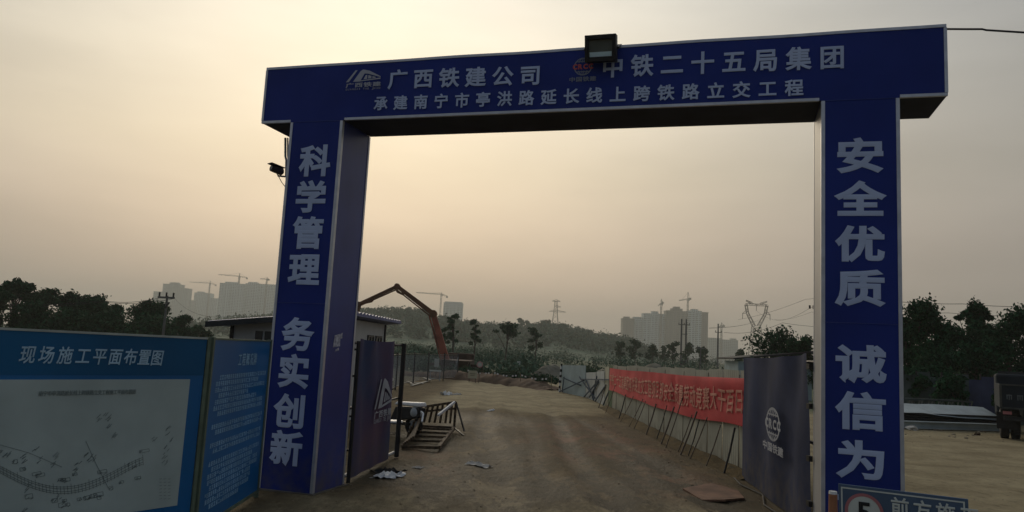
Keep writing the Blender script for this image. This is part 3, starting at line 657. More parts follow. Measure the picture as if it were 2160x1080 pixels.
# ------------------------------------------------------------------ hoarding fence and props on the right
fpts = [V(4.62, 13.9, 0), V(4.45, 18, 0), V(4.35, 22, 0), V(4.28, 26, 0), V(4.2, 31, 0)]
def path(pts, d):
    for a, b_ in zip(pts, pts[1:]):
        ln = (b_-a).length
        if d <= ln: return a+(b_-a)*(d/ln), (b_-a).normalized()
        d -= ln
    return pts[-1]+(pts[-1]-pts[-2]).normalized()*d, (pts[-1]-pts[-2]).normalized()
fen = thing('hoarding_fence', 'long cream sheet hoarding along the right side of the dirt road', 'fence', fpts[0])
FL = sum((b_-a).length for a, b_ in zip(fpts, fpts[1:])); npan = 17; rnd = random.Random(5)
for k in range(npan):
    a, da = path(fpts, FL*k/npan); b_, _ = path(fpts, FL*(k+1)/npan-.025); nn_ = V(-da.y, da.x, 0)
    h_ = 1.95-.23*k/npan+rnd.uniform(-.02, .02); q = MB(); a = a+nn_*rnd.uniform(-.012, .012)
    ns = 8
    for i in range(ns):                                   # shallow ribs
        p0 = a+(b_-a)*(i/ns); p1 = a+(b_-a)*((i+.5)/ns); p2 = a+(b_-a)*((i+1)/ns)
        q.poly([p0+V(0, 0, .02), p1+nn_*.012+V(0, 0, .02), p1+nn_*.012+V(0, 0, h_), p0+V(0, 0, h_)]); q.poly([p1+nn_*.012+V(0, 0, .02), p2+V(0, 0, .02), p2+V(0, 0, h_), p1+nn_*.012+V(0, 0, h_)])
    o = q.build('panel', HOARDG if k == npan-1 else HOARD, fen)
    if k == npan-1: o['label'] = 'greenish panel at the far end of the banner'
for k in range(npan+1):
    a, da = path(fpts, FL*k/npan-.012); nn_ = V(-da.y, da.x, 0); q = MB(); q.box(a+nn_*(.012 if k % 2 else -.03)+V(0, 0, .94-.1*k/npan), (.012, .016, 1.88-.2*k/npan)); q.build('post', STEEL if k % 2 else GALV, fen)
q = MB()
for k in range(30):
    a, da = path(fpts, FL*k/30); b_, _ = path(fpts, FL*(k+1)/30); nn_ = V(-da.y, da.x, 0)
    h0, h1 = .12+.05*noise.noise((k*.9, 1, 1)), .12+.05*noise.noise((k*.9+.9, 1, 1))
    q.poly([a+nn_*.4, b_+nn_*.4, b_+nn_*.03+V(0, 0, h1), a+nn_*.03+V(0, 0, h0)])
q.build('soil_bank', gm, fen)
# banner
bn = thing('banner', 'long faded red cloth banner with pale lettering hung on the cream hoarding', 'banner', path(fpts, 0)[0]+V(-.1, 0, .9))
B0, B1, nb_ = .15, FL-.75, 90
def ban(u, w):                                             # u 0 near .. 1 far ; w 0 bottom .. 1 top
    p, da = path(fpts, B0+(B1-B0)*u); nn_ = V(-da.y, da.x, 0)
    top = 1.82-.19*u-.045*math.sin(u*math.pi)*(1+.4*math.sin(u*9)); bot = .91-.13*sst(0, .35, u)-.03*math.sin(u*math.pi)+.015*math.sin(u*23)
    o_ = .10+.018*noise.noise((u*30, w*2.0, 1))+.03*noise.noise((u*7, w*3+u*4, 4))*(1-abs(2*w-1)*.2)-.05*math.exp(-((u-.34)/.008)**2)+.04*math.exp(-((w-.86-.1*u)/.05)**2)*sst(.45, .1, u)
    return p+nn_*o_+V(0, 0, bot+(top-bot)*w)
q = MB()
for j in range(9):
    for i in range(nb_+1): q.v.append(tuple(ban(i/nb_, j/8)))
for j in range(8):
    for i in range(nb_): e = j*(nb_+1)+i; q.f.append((e, e+1, e+nb_+2, e+nb_+1))
q.build('cloth', BANNER, bn, True)
txt = '中铁二十五局集团亭洪路立交工程项目部安全质量劳动竞赛大干百日'; q = MB()
for i, ch in enumerate(txt):
    cu = .97-.965*(i+.1)/len(txt)
    vs, fs = glyph(ch, .016); i0 = len(q.v)
    for x, y, z in vs:
        u = cu-((x-.5))*.92/len(txt)*1.0; p = ban(max(0, min(1, u)), .5+(y-.37)*.56+.02*math.sin(u*60)); _, da = path(fpts, B0+(B1-B0)*u); q.v.append(tuple(p+V(-da.y, da.x, 0)*(.018+z)))
    q.f += [tuple(i0+k for k in f) for f in fs]
q.build('lettering', BANTXT, bn)
# leaning props
foots = [(1172, 884, 1200, 838), (1157+40, 0, 0, 0)]
lab = ['thin dark prop leaning on the cream hoarding below the red banner']
prop_px = [  # foot pixel, top pixel (in the photograph)
    ((1304, 883), (1320, 832)), ((1321, 885), (1336, 836)), ((1347, 900), (1362, 846)), ((1372, 908), (1384, 852)), ((1394, 923), (1407, 855)),
    ((1424, 926), (1440, 838)), ((1412, 926), (1422, 858)), ((1448, 925), (1460, 875)), ((1450, 955), (1475, 885)), ((1478, 910), (1470, 868)),
    ((1492, 925), (1492, 880)), ((1502, 980), (1520, 897)), ((1526, 988), (1550, 902)), ((1335, 878), (1356, 842)), ((1280, 867), (1298, 812)), ((1262, 852), (1278, 812))]
for k, (a, b_) in enumerate(prop_px):
    d = ray(*b_); best = min((V(0, 0, CAM_H)+d*s_ for s_ in np.arange(12, 45, .05)), key=lambda p_: abs(p_.x-(path(fpts, max(0, p_.y-13.9))[0].x-.14)))
    top = best; f_ = V(top.x-.24-.05*((k*7) % 4), top.y-.15+.12*((k*5) % 3), 0)
    f_.z = gz(f_.x, f_.y)-.02
    ex = (top-f_).normalized(); top = f_+ex*((top-f_).length)
    q = MB(); q.tube([f_, (f_+top)/2+V(.01, .0, -.012), top], .013 if k % 3 else .020, 6)
    tag(q.build('prop_pole', STEEL if k % 4 else DARKM), ('thicker' if not k % 3 else 'thin')+(' rusty' if k % 4 else ' black')+' steel prop leaning against the cream hoarding under the red banner', 'prop pole', 'props leaning on the hoarding')
# the tall dark pole in front of the banner
f_ = G(1427, 926); q = MB(); tp = P(1420, 778, f_.y+.1)
q.tube([f_-V(0, 0, .1), P(1413, 850, f_.y), tp], .022, 6); tag(q.build('tall_pole', DARKM), 'tall thin dark pole standing in front of the middle of the red banner', 'pole')
# far pale blue panels with bracing
fb = thing('hoarding_fence', 'far end of the hoarding in pale blue and white sheets where the road bends', 'fence', V(3.6, 39.5, 0))
def pan(px0, px1, yb0, yb1, yt0, yt1, m_, Yd0, Yd1):
    a = G(px0, yb0); b_ = G(px1, yb1); c = P(px1, yt1, b_.y); d = P(px0, yt0, a.y); nn_ = V(.02, .03, 0)
    q = MB(); q.hexa([a, b_, b_+nn_, a+nn_, d, c, c+nn_, d+nn_]); q.build('panel', m_, fb)
pan(1184, 1235, 827, 838, 770, 771, HOARDB, 0, 0); pan(1236, 1257, 838, 847, 786, 785, HOARDW, 0, 0); pan(1258, 1275, 847, 856, 784, 782, HOARDW, 0, 0); pan(1276, 1300, 856, 867, 774, 773, HOARD, 0, 0)
BXS = [1184, 1235, 1257, 1275, 1300]; BYS = [G(x_, y_).y for x_, y_ in ((1184, 827), (1235, 838), (1257, 847), (1275, 856), (1300, 867))]
BR = mat('blue_steel_brace', (.035, .065, .10), .6, .2, 3)
for (a, b_, Ya, Yb) in (((1188, 797), (1225, 813), 41, 40), ((1180, 830), (1236, 800), 41, 39), ((1225, 800), (1292, 801), 39, 36.5), ((1222, 795), (1255, 840), 39.5, 36), ((1259, 794), (1250, 835), 38, 36), ((1255, 850), (1278, 812), 34, 36.5), ((1272, 858), (1290, 812), 1, 1), ((1243, 838), (1262, 806), 1, 1), ((1236, 800), (1252, 846), 1, 1), ((1190, 795), (1186, 828), 41, 41), ((1232, 840), (1262, 803), 38, 37.5)):
    pa_, pb_ = P(*a, np.interp(a[0], BXS, BYS)-.45), P(*b_, np.interp(b_[0], BXS, BYS)-.25)
    q = MB(); q.bar(V(pa_.x, pa_.y, max(.03, pa_.z)), V(pb_.x, pb_.y, max(.03, pb_.z)), .05); q.build('brace', BR, fb)
sm = thing('striped_marker', 'black and white striped post at the end of the blue hoarding', 'post', G(1181, 827))
a = G(1180, 827); q = MB(); q.tube([a, P(1184, 770, a.y)], .05, 8); q.build('post', WHITEP, sm)
for k in range(5):
    q = MB(); q.tube([a+V(.012*k, 0, .2+.3*k), a+V(.012*k+.004, 0, .34+.3*k)], .056, 8); q.build('stripe', BLACKP, sm)

# ------------------------------------------------------------------ broken barricade
br = thing('barricade', 'collapsed wooden slatted barricade lying beside the dirt road beyond the left gate leaf', 'barricade', V(-1.7, 17, 0))
A, B_, C_, D_ = V(-2.02, 15.7, .06), V(-1.3, 15.85, .06), V(-1.24, 19.5, .10), V(-2.15, 19.5, .10)
TL, TR = P(893, 858, 19.4), P(962, 848, 19.5)
BARW = mat('striped_timber', (.085, .055, .03), .8, .6, 7, stretch=(2, 2, 2))
def part_bar(a, b_, w, m_=BARW, nm='rail', h_=None):
    q = MB(); q.bar(a, b_, w, h_); q.build(nm, m_, br)
part_bar(A, D_, .06); part_bar(B_, C_, .07); part_bar(A, B_, .06); part_bar(D_, C_, .06)
for k in (.2, .4, .6, .8): part_bar(A+(D_-A)*k+V(0, 0, .03), B_+(C_-B_)*k+V(0, 0, .03), .05, nm='slat')
for k in (0, .16, .34, .55, .78, 1.0): part_bar(A+V(.02+.16*k, .2*k, .05+.12*k), D_+(TL-D_)*k+V(.03, -.05, 0), .045, BARW)
for k in (.25, .38, .5, .62, .74, .86): part_bar(A+(D_-A)*k, A+V(0, 0, .08)+(TL-A)*k*.97, .04, nm='slat')
part_bar(TL, TR, .06); part_bar(D_, TL, .06, nm='stile'); part_bar(C_, TR, .06, nm='stile')
for k in (.15, .3, .45, .6, .75, .88): part_bar(D_+(C_-D_)*k+V(0, 0, .1), TL+(TR-TL)*k, .055, nm='slat')
part_bar(D_+(TL-D_)*.75, C_+(TR-C_)*.75, .05); part_bar(C_+V(.02, -.1, .0), C_+V(.30, -.9, -.08), .03, DARKM, 'strut'); part_bar(TR, C_+V(.28, -.3, -.05), .03, DARKM, 'strut')
part_bar(P(924, 876, 18.7), P(959, 848, 19.2), .05, WHITEP, 'loose_pole')
part_bar(P(890, 890, 17.5), P(893, 873, 17.7), .035, WHITEP, 'loose_pole'); part_bar(P(893, 873, 17.7), P(888, 868, 17.8), .035, WHITEP, 'loose_pole')

# ------------------------------------------------------------------ scooter and stool behind the gate leaf
sb = V(-2.55, 18.3, 0)
so = thing('motor_scooter', 'parked pale motor scooter half hidden behind the left gate leaf post', 'scooter', sb)
hx = V(-.55, .35, 0).normalized(); hy = V(-hx.y, hx.x, 0)      # heading away left
def sp(a, b_, z): return sb+hx*a+hy*b_+V(0, 0, z)
for nm, a in (('front_wheel', .62), ('rear_wheel', -.55)):
    q = MB(); pts = [sp(a+.20*math.cos(t_*math.pi/8), 0, .26+.20*math.sin(t_*math.pi/8)) for t_ in range(17)]; q.tube(pts, .055, 8, False); w_ = q.build('wheel', BLACKP, so, True)
    q = MB(); q.tube([sp(a, -.03, .26), sp(a, .03, .26)], .13, 12); q.build('rim', GALV, w_)
q = MB(); q.hexa([sp(.28, -.16, .28), sp(.46, -.17, .35), sp(.46, .17, .35), sp(.28, .16, .28), sp(.40, -.12, .98), sp(.50, -.13, .95), sp(.50, .13, .95), sp(.40, .12, .98)]); q.build('leg_shield', WHITEP, so, bevel=.03)
q = MB(); q.hexa([sp(-.75, -.13, .45), sp(.1, -.15, .3), sp(.1, .15, .3), sp(-.75, .13, .45), sp(-.8, -.12, .68), sp(-.05, -.13, .66), sp(-.05, .13, .66), sp(-.8, .12, .68)]); q.build('body', DARKM, so, bevel=.03)
q = MB(); q.hexa([sp(-.8, -.14, .70), sp(.0, -.13, .70), sp(.0, .13, .70), sp(-.8, .14, .70), sp(-.78, -.13, .80), sp(-.05, -.11, .77), sp(-.05, .11, .77), sp(-.78, .13, .80)]); q.build('seat', WHITEP, so, bevel=.03)
q = MB(); q.ball(sp(-.62, 0, .56), .17, 12, 8, (1, 1, .95)); q.build('rear_cowl', GREYP, so, True)
q = MB(); q.box(sp(-.1, 0, .28), (.75, .26, .06), (hx, hy, V(0, 0, 1))); q.build('footboard', DARKM, so)
q = MB(); q.tube([sp(.62, 0, .3), sp(.46, 0, 1.0)], .03, 8); q.tube([sp(.44, -.33, 1.02), sp(.46, 0, 1.0), sp(.44, .33, 1.02)], .016, 6); q.ball(sp(.47, 0, .98), .10, 10, 6); q.build('handlebar', DARKM, so, True)
for b_ in (-.26, .26):
    q = MB(); q.tube([sp(.46, b_, 1.02), sp(.5, b_*1.15, 1.2)], .008, 5); q.ball(sp(.5, b_*1.15, 1.25), .055, 8, 6, (1, 1, 1.1)); q.build('mirror', WHITEP, so, True)
st = G(828, 934); st = thing('stool', 'small stool with pale round top and dark legs beside the scooter', 'stool', V(st.x, st.y, 0)); s_ = Vector(st.location)
q = MB(); q.tube([s_+V(0, 0, .44), s_+V(0, 0, .475)], .19, 16); q.build('seat', WHITEP, st)
for k in range(4):
    a = math.pi/4+k*math.pi/2; q = MB(); q.bar(s_+V(.19*math.cos(a), .19*math.sin(a), 0), s_+V(.14*math.cos(a), .14*math.sin(a), .44), .03); q.build('leg', DARKM, st)
q = MB()
for k in range(4):
    a = math.pi/4+k*math.pi/2; b_ = a+math.pi/2; q.bar(s_+V(.17*math.cos(a), .17*math.sin(a), .2), s_+V(.17*math.cos(b_), .17*math.sin(b_), .2), .018)
q.build('stretcher', DARKM, st)

# ------------------------------------------------------------------ wire mesh fence on the left, beyond the gate
mfp = [V(-4.6, 26, 0), V(-5.0, 33, 0), V(-5.3, 39.5, 0), V(-5.0, 44, 0), V(-3.3, 52, 0)]
mf = thing('mesh_fence', 'dark wire mesh fence with thin posts beside the dirt road beyond the cabin', 'fence', mfp[0])
MFL = sum((b_-a).length for a, b_ in zip(mfp, mfp[1:]))
for k in range(9):
    a, _ = path(mfp, MFL*k/8); q = MB(); q.tube([a, a+V(0, 0, 1.75)], .045, 6); q.build('post', DARKM, mf)
q = MB()
for z in (.15, 1.65): 
    for a, b_ in zip(mfp, mfp[1:]): q.bar(a+V(0, 0, z), b_+V(0, 0, z), .035)
q.build('rail', DARKM, mf)
q = MB(); k = 0
while k*.16 < MFL:
    a, _ = path(mfp, k*.16); b_, _ = path(mfp, min(MFL, k*.16+1.45)); c, _ = path(mfp, max(0, k*.16-1.45)); q.bar(a+V(0, 0, .15), b_+V(0, 0, 1.6), .006); q.bar(a+V(0, 0, .15), c+V(0, 0, 1.6), .006); k += 1
q.build('mesh', GALV, mf)

# ------------------------------------------------------------------ earth bank, far small signs, rubbish
def mound(name, pts, hs, wd, m_, label, cat, kind=None, seed=1, rough=.2):
    q = MB(); n1, n2 = 140, 14; tot = sum((b_-a).length for a, b_ in zip(pts, pts[1:]))
    for i in range(n1+1):
        u = i/n1; p, d = path(pts, tot*u*.9999); nn_ = V(-d.y, d.x, 0); h_ = np.interp(u, np.linspace(0, 1, len(hs)), hs)
        for j in range(n2+1):
            w = j/n2*2-1; pr = (1-w*w)**.8 if abs(w) < 1 else 0
            X_, Y_ = p.x+nn_.x*w*wd/2, p.y+nn_.y*w*wd/2
            z = h_*pr*(.95+.5*noise.noise((X_*.7, Y_*.7, seed)))+rough*pr*(.8*noise.noise((X_*2.3, Y_*2.3, seed+.5))+.5*noise.noise((X_*6, Y_*6, seed+3))); q.v.append((X_, Y_, max(z, -.02) if abs(w) < 1 else -.05))
    for i in range(n1):
        for j in range(n2): e = i*(n2+1)+j; q.f.append((e, e+1, e+n2+2, e+n2+1))
    o = q.build(name, m_, None, True)
    if kind: o['kind'] = kind; o['label'] = label
    else: tag(o, label, cat)
    return o
EARTH = mat('brown_earth', (.13, .085, .055), .95, .35, 1.1, bump=.5, bscale=2)
EARTH2 = mat('grey_earth', (.15, .14, .105), .95, .3, .8, bump=.5, bscale=1.5)
mound('earth_bank', [V(3.0, 43.6, 0), V(1, 47.5, 0), V(-2.5, 52, 0), V(-6.5, 54, 0), V(-9, 55, 0)], [.02, .38, .5, .46, .55, .5, .45, .2, .0], 2.2, EARTH, 'low brown earth bank across the end of the dirt road', 'bank', 'structure')
mound('spoil_heap', [V(2.4, 57, 0), V(5.2, 60, 0)], [.1, 1.1, .9, .1], 5, EARTH2, 'grey green spoil heap beyond the bank left of the blue hoarding', 'heap', None, 4)
mound('spoil_heap', [V(8, 74, 0), V(22, 80, 0), V(34, 84, 0)], [.3, 1.3, .9, 1.7, .3], 9, EARTH2, 'long low spoil heap behind the cream hoarding', 'heap', None, 6)
def small_sign(px, py, w, h_, Y, m_, name, label, cat, rnd_=False, legs=2):
    c = P(px, py, Y); t_ = thing(name, label, cat, (c.x, c.y, 0)); q = MB()
    if rnd_:
        q.tube([c-V(0, .012, 0), c+V(0, .012, 0)], w/2, 16); pn = q.build('panel', m_, t_)
        q = MB(); pts = [c+V(w*.42*math.cos(a_*math.pi/8), -.02, w*.42*math.sin(a_*math.pi/8)) for a_ in range(17)]; q.tube(pts, w*.06, 4, False); q.build('ring', SIGNR, pn)
    else: q.box(c, (w, .03, h_)); pn = q.build('panel', m_, t_, bevel=.006)
    q = MB()
    for k in range(legs):
        xx = c.x+((k-.5)*w*.7 if legs == 2 else 0); q.tube([(xx, c.y+.03, -.02), (xx, c.y+.03, c.z+h_*.2)], .02, 6)
    q.build('leg', DARKM, t_); return t_, c
t_, c = small_sign(921, 765, .32, .55, 52, mat('dull_white_sign', (.42, .44, .40), .6, .1, 3), 'small_sign', 'small upright white notice at the end of the mesh fence left of the pump boom', 'sign', legs=1)
t_, c = small_sign(1012, 769, .40, .40, 48.5, mat('dull_white_sign', (1, 1, 1)), 'round_sign', 'small round white sign above the brown bank right of the pump', 'sign', True, 1)
t_, c = small_sign(997, 790, .58, .48, 48.3, CREAM, 'cream_notice', 'small square cream notice board at the foot of the brown bank', 'notice')
q = MB(); q.box(c+V(0, -.022, .05), (.36, .004, .05)); q.box(c+V(0, -.022, -.06), (.28, .004, .04)); q.build('print', mat('notice_print', (.22, .2, .14), .7, .1, 3), t_)
t_, c = small_sign(1094, 766, .26, .3, 60, mat('dull_white_sign', (1, 1, 1)), 'small_sign', 'tiny pale notice on a post beyond the middle of the brown bank', 'sign', legs=1)
# string line with pale tags along the bank
sl_ = thing('tag_line', 'sagging line of pale tags on thin stakes along the top of the brown earth bank', 'tag line', V(2.4, 43.4, 0))
lp_ = [V(2.6, 43.2, 0), V(.9, 46.4, 0), V(-.8, 48.6, 0), V(-2.6, 50.9, 0)]
for k, p in enumerate(lp_):
    q = MB(); q.tube([p, p+V(0, 0, .78)], .022, 6); q.build('stake', WOOD, sl_)
q = MB(); g_ = MB()
for a, b_ in zip(lp_, lp_[1:]):
    for k in range(9):
        u, w = k/9, (k+1)/9; pu_, pw_ = (a+(b_-a)*t_+V(0, 0, .74-.14*4*t_*(1-t_)) for t_ in (u, w)); q.bar(pu_, pw_, .012)
        if (k*5) % 3: g_.box((pu_+pw_)/2-V(0, 0, .05), (.10, .01, .09))
q.build('line', WIRE, sl_); g_.build('tag', WHITEP, sl_)
# low white trestle left of the pump
tb = G(917, 803); tr = thing('trestle', 'low white trestle barrier left of the pump base', 'barrier', tb)
q = MB(); q.box(tb+V(0, 0, .62), (.75, .05, .1)); q.box(tb+V(0, 0, .12), (.7, .05, .06)); q.build('rail', SIGNW, tr)
for dx in (-.3, .3):
    q = MB(); q.bar(tb+V(dx, -.15, 0), tb+V(dx, 0, .6), .04); q.bar(tb+V(dx, .15, 0), tb+V(dx, 0, .6), .04); q.build('leg', GALV, tr)
def rag(px, py, w, d_, h_, m_, name, label, seed, n_=9):
    c = G(px, py); q = MB(); c.z = gz(c.x, c.y)
    for j in range(n_+1):
        for i in range(n_+1):
            u, v_ = i/n_-.5, j/n_-.5; e = 1-max(abs(u), abs(v_))*2
            x = c.x+u*w*(1+.5*noise.noise((v_*4, seed, 0)))+v_*d_*.35; y = c.y+v_*d_*(1+.5*noise.noise((u*4, seed, 5)))
            q.v.append((x, y, gz(x, y)+.012+h_*max(0, .35*e+.9*noise.noise((u*5+seed, v_*5, seed)))))
    for j in range(n_):
        for i in range(n_): e = j*(n_+1)+i; q.f.append((e, e+1, e+n_+2, e+n_+1))
    return tag(q.build(name, m_, None, False), label, 'rubbish')
rag(820, 1007, .40, .40, .12, WHITEP, 'plastic_sheet', 'crumpled white plastic on the dirt at the foot of the left gate leaf', 1.3)
rag(1010, 982, .36, .40, .07, TRASH, 'cardboard', 'flattened pale cardboard on the road right of the left gate leaf', 2.1)
rag(941, 833, .40, .5, .30, WHITEP, 'plastic_bag', 'white bag lump on the ground beyond the barricade', 3.7)
rag(962, 833, .5, .3, .1, TRASH, 'paper_scrap', 'pale torn strip lying right of the white bag lump', 4.2)
rag(1036, 865, .2, .25, .10, WHITEP, 'plastic_cup', 'tiny white scrap on the dark mud in the middle of the road', 5.2)
rag(882, 987, .14, .2, .04, TRASH, 'paper_scrap', 'tiny pale scrap on the dirt between gate leaf and cardboard', 6.1)
rag(818, 998, .5, .25, .1, mat('dark_cloth', (.03, .03, .03), .9, .2, 4), 'dark_rag', 'dark rag lying behind the white plastic by the left gate leaf', 8.8)
for k, (a, b_, lab_) in enumerate((((868, 815), (902, 806), 'longest pale board'), ((893, 798), (908, 808), 'tilted short pale board'), ((872, 808), (892, 811), 'flat grey white board'), ((860, 806), (870, 812), 'small pale board'))):
    q = MB(); q.bar(G(*a)+V(0, 0, .05), G(*b_)+V(0, 0, .06+.12*(k == 1)), .14, .03); tag(q.build('timber_board', WOODL), lab_+' on the ground left of the white bag lump', 'board', 'loose boards beyond the scooter')
pl0 = G(1448, 1036); pl1 = G(1575, 1056); q = MB()
pts = [G(1440, 1034), G(1500, 1030), G(1556, 1036), G(1570, 1056), G(1530, 1062), G(1480, 1052)]
c0 = sum(pts, V(0, 0, 0))/6
top = [p+V(0, 0, gz(p.x, p.y)+.035+.03*math.sin(i*2.1)) for i, p in enumerate(pts)]
i = len(q.v); q.v += [tuple(p) for p in top]+[tuple(p-V(0, 0, .03)) for p in top]; q.f.append(tuple(range(6))); q.f.append(tuple(reversed(range(6, 12))))
for k in range(6): q.f.append((k, (k+1) % 6, 6+(k+1) % 6, 6+k))
tag(q.build('plywood_scrap', mat('reddish_ply', (.20, .11, .07), .8, .3, 3)), 'reddish torn plywood sheet trodden into the mud by the right gate leaf', 'plywood')
q = MB(); q.tube([V(4.25, 14.1, .02), V(4.12, 13.3, .03), V(4.2, 12.4, .03), V(3.95, 11.6, .02), V(3.9, 10.6, .03), V(4.1, 10.1, .02)], .014, 6); tag(q.build('ground_cable', WIRE), 'thin black cable lying along the bottom of the right gate leaf', 'cable')
# stones and clods
def clods(cnt, x0, x1, y0, y1, seed, smin, smax, m_, name):
    r_ = random.Random(seed); q = MB()
    for _ in range(cnt):
        x, y = r_.uniform(x0, x1), r_.uniform(y0, y1); s_ = r_.uniform(smin, smax)**1.0; i0 = len(q.v)
        q.ball((x, y, gz(x, y)+s_*.15), s_, 6, 4, (r_.uniform(.7, 1.3), r_.uniform(.7, 1.3), .6))
        for k in range(i0, len(q.v)): a, b_, c = q.v[k]; q.v[k] = (a+r_.uniform(-1, 1)*s_*.2, b_+r_.uniform(-1, 1)*s_*.2, c)
    o = q.build(name, m_); o['kind'] = 'stuff'; o['label'] = 'loose clods and small stones strewn over the dirt'; return o
clods(420, -3.2, 4.2, 10, 24, 1, .005, .018, mat('clod_brown', (.24, .18, .115), .95, .3, 9), 'gravel')
clods(110, -3.3, -1.9, 11, 26, 3, .01, .03, mat('clod_brown', (1, 1, 1)), 'gravel')
clods(70, 3.1, 4.2, 11, 30, 4, .008, .024, mat('clod_brown', (1, 1, 1)), 'gravel')
clods(90, 5.5, 22, 24, 29.5, 5, .02, .07, mat('clod_sand', (.28, .23, .16), .95, .3, 9), 'gravel')
clods(160, 6, 24, 12, 30, 2, .006, .022, mat('clod_sand', (.28, .23, .16), .95, .3, 9), 'gravel')

# ------------------------------------------------------------------ concrete pump
pbm = V(-3.9, 58, 0); YP = 58
pu = thing('concrete_pump', 'reddish brown truck mounted concrete pump with its folding boom arched over the site', 'concrete pump', pbm)
j0, j1, j2, j3, j4 = P(947, 783, YP), P(914, 662, YP), P(838, 604, YP), P(757, 641, YP), P(744, 692, YP)
def boom(a, b_, w0, w1, m_):
    q = MB(); d = (b_-a).normalized(); s_ = V(0, 1, 0); u_ = d.cross(s_).normalized()
    q.hexa([a-u_*w0-s_*w0, a+u_*w0-s_*w0, a+u_*w0+s_*w0, a-u_*w0+s_*w0, b_-u_*w1-s_*w1, b_+u_*w1-s_*w1, b_+u_*w1+s_*w1, b_-u_*w1+s_*w1]); o = q.build('boom_section', m_, pu, bevel=.02)
    q = MB(); off = u_*(w0+.09) if u_.z < 0 else -u_*(w0+.09); q.tube([a+off-s_*.1, b_+off*.8-s_*.1], .06, 6); q.build('delivery_pipe', m_, o)
    return u_
boom(j0, j1, .30, .2, PUMP); boom(j1, j2, .19, .15, PUMPD); boom(j2, j3, .13, .10, PUMPD); boom(j3, j4, .09, .06, PUMPD)
q = MB()
for p, r_ in ((j1, .30), (j2, .22), (j3, .17)): q.tube([p-V(0, .25, 0), p+V(0, .25, 0)], r_, 10)
q.build('joint', PUMPD, pu)
q = MB()
for a, b_ in ((P(925, 735, YP), P(905, 665, YP)), (P(905, 655, YP), P(868, 630, YP)), (P(851, 622, YP), P(846, 610, YP)), (P(851, 622, YP), P(838, 616, YP)), (P(838, 616, YP), P(834, 606, YP)), (P(785, 636, YP), P(764, 641, YP)), (P(785, 636, YP), P(790, 626, YP))): q.tube([a, b_], .07, 6)
q.build('hydraulic_ram', PUMPD, pu)
q = MB(); q.tube([j0-V(0, 0, .8), j0+V(0, 0, .2)], [.55, .4], 10); q.build('turret', PUMP, pu)
q = MB(); q.box(pbm+V(.1, 1.6, .95), (2.2, 6.0, .5)); PUMPB = mat('pump_base', (.06, .036, .026), .95, .3, 2); q.build('chassis', PUMPB, pu, bevel=.04)
q = MB(); q.box(pbm+V(.1, 5.4, 1.2), (2.2, 1.6, 1.0)); cb_ = q.build('cab', PUMPB, pu, bevel=.12)
q = MB(); q.box(pbm+V(.1, 6.21, 1.4), (1.8, .02, .5)); q.build('window', GLASS, cb_)
for dy in (-.4, 1.0, 5.0):
    for dx in (-.85, 1.05):
        q = MB(); q.tube([pbm+V(dx-.15, dy, .5), pbm+V(dx+.15, dy, .5)], .5, 14); q.build('wheel', BLACKP, pu)
q = MB(); q.hexa([pbm+V(-.5, -2.4, .6), pbm+V(.9, -2.4, .6), pbm+V(.9, -1.5, .6), pbm+V(-.5, -1.5, .6), pbm+V(-.8, -2.7, 1.2), pbm+V(1.2, -2.7, 1.2), pbm+V(1.2, -1.4, 1.2), pbm+V(-.8, -1.4, 1.2)]); q.build('hopper', PUMPB, pu)
for dx in (-1.9, 2.1):
    q = MB(); q.bar(pbm+V(.1, .2, .9), pbm+V(dx, -.4, .8), .2); q.bar(pbm+V(dx, -.4, .85), pbm+V(dx, -.4, .05), .14); q.box(pbm+V(dx, -.4, .03), (.5, .5, .06)); q.build('outrigger', PUMPB, pu)

# ------------------------------------------------------------------ right side: steel stock, hoarding, truck
def gline(a, b_): return G(*a), G(*b_)
a, b_ = V(13.6, 28.0, 0), V(19.6, 29.3, 0); dd = (b_-a).normalized(); nn_ = V(-dd.y, dd.x, 0); bx_ = (dd, nn_, V(0, 0, 1))
sb_ = thing('steel_beam', 'long pale steel channel lying nearest on the sand right of the gateway', 'steel beam', a)
q = MB(); q.box((a+b_)/2+V(0, 0, .28), ((b_-a).length, .25, .03), bx_); q.box((a+b_)/2+V(0, 0, .17), ((b_-a).length, .04, .2), bx_); q.box((a+b_)/2+V(0, 0, .05), ((b_-a).length, .25, .03), bx_); q.build('channel', SHEETM, sb_)
q = MB()
for k in (.1, .4, .7, .95): q.box(a+(b_-a)*k+V(0, 0, .017), (.15, .8, .034), bx_)
q.build('bearer', WOOD, sb_)
a2, b2 = a+nn_*1.0, b_+nn_*1.0+V(0, 0, 0)
sp_ = thing('steel_plate_stack', 'stack of dark steel plates with a bent pale sheet on top beside the lattice cage', 'steel stack', a2)
q = MB()
for k in range(6): q.box((a2+b2)/2+V(0, 0, .08+.09*k)+nn_*.04*math.sin(k*2), ((b2-a2).length-.1*k, .9, .05), bx_)
q.build('plate', mat('dark_plate', (.025, .028, .032), .5, .3, 2), sp_)
q = MB(); n1 = 24
for i in range(n1+1):
    u = i/n1; z = .64+.10*math.sin(u*2.4)-.14*sst(.72, 1, u)*0+.03*noise.noise((u*9, 0, 0))
    for w in (-.55, .55): q.v.append(tuple(a2+(b2-a2)*u+nn_*w+V(0, 0, z-.30*(w < 0)*(.45+.55*sst(.3, .7, u))+.12*(w > 0))))
for i in range(n1): q.f.append((2*i, 2*i+2, 2*i+3, 2*i+1))
q.build('top_sheet', SHEETM, sp_)
a3, b3 = a+nn_*2.4, b_+nn_*2.4
lc = thing('lattice_cage', 'long dark lattice girder cage lying behind the steel plates', 'steel cage', a3)
q = MB()
for z in (.35, 1.0):
    for w in (-.35, .35): q.bar(a3+nn_*w+V(0, 0, z), b3+nn_*w+V(0, 0, z), .06)
q.build('chord', REBAR, lc)
q = MB(); n1 = 26
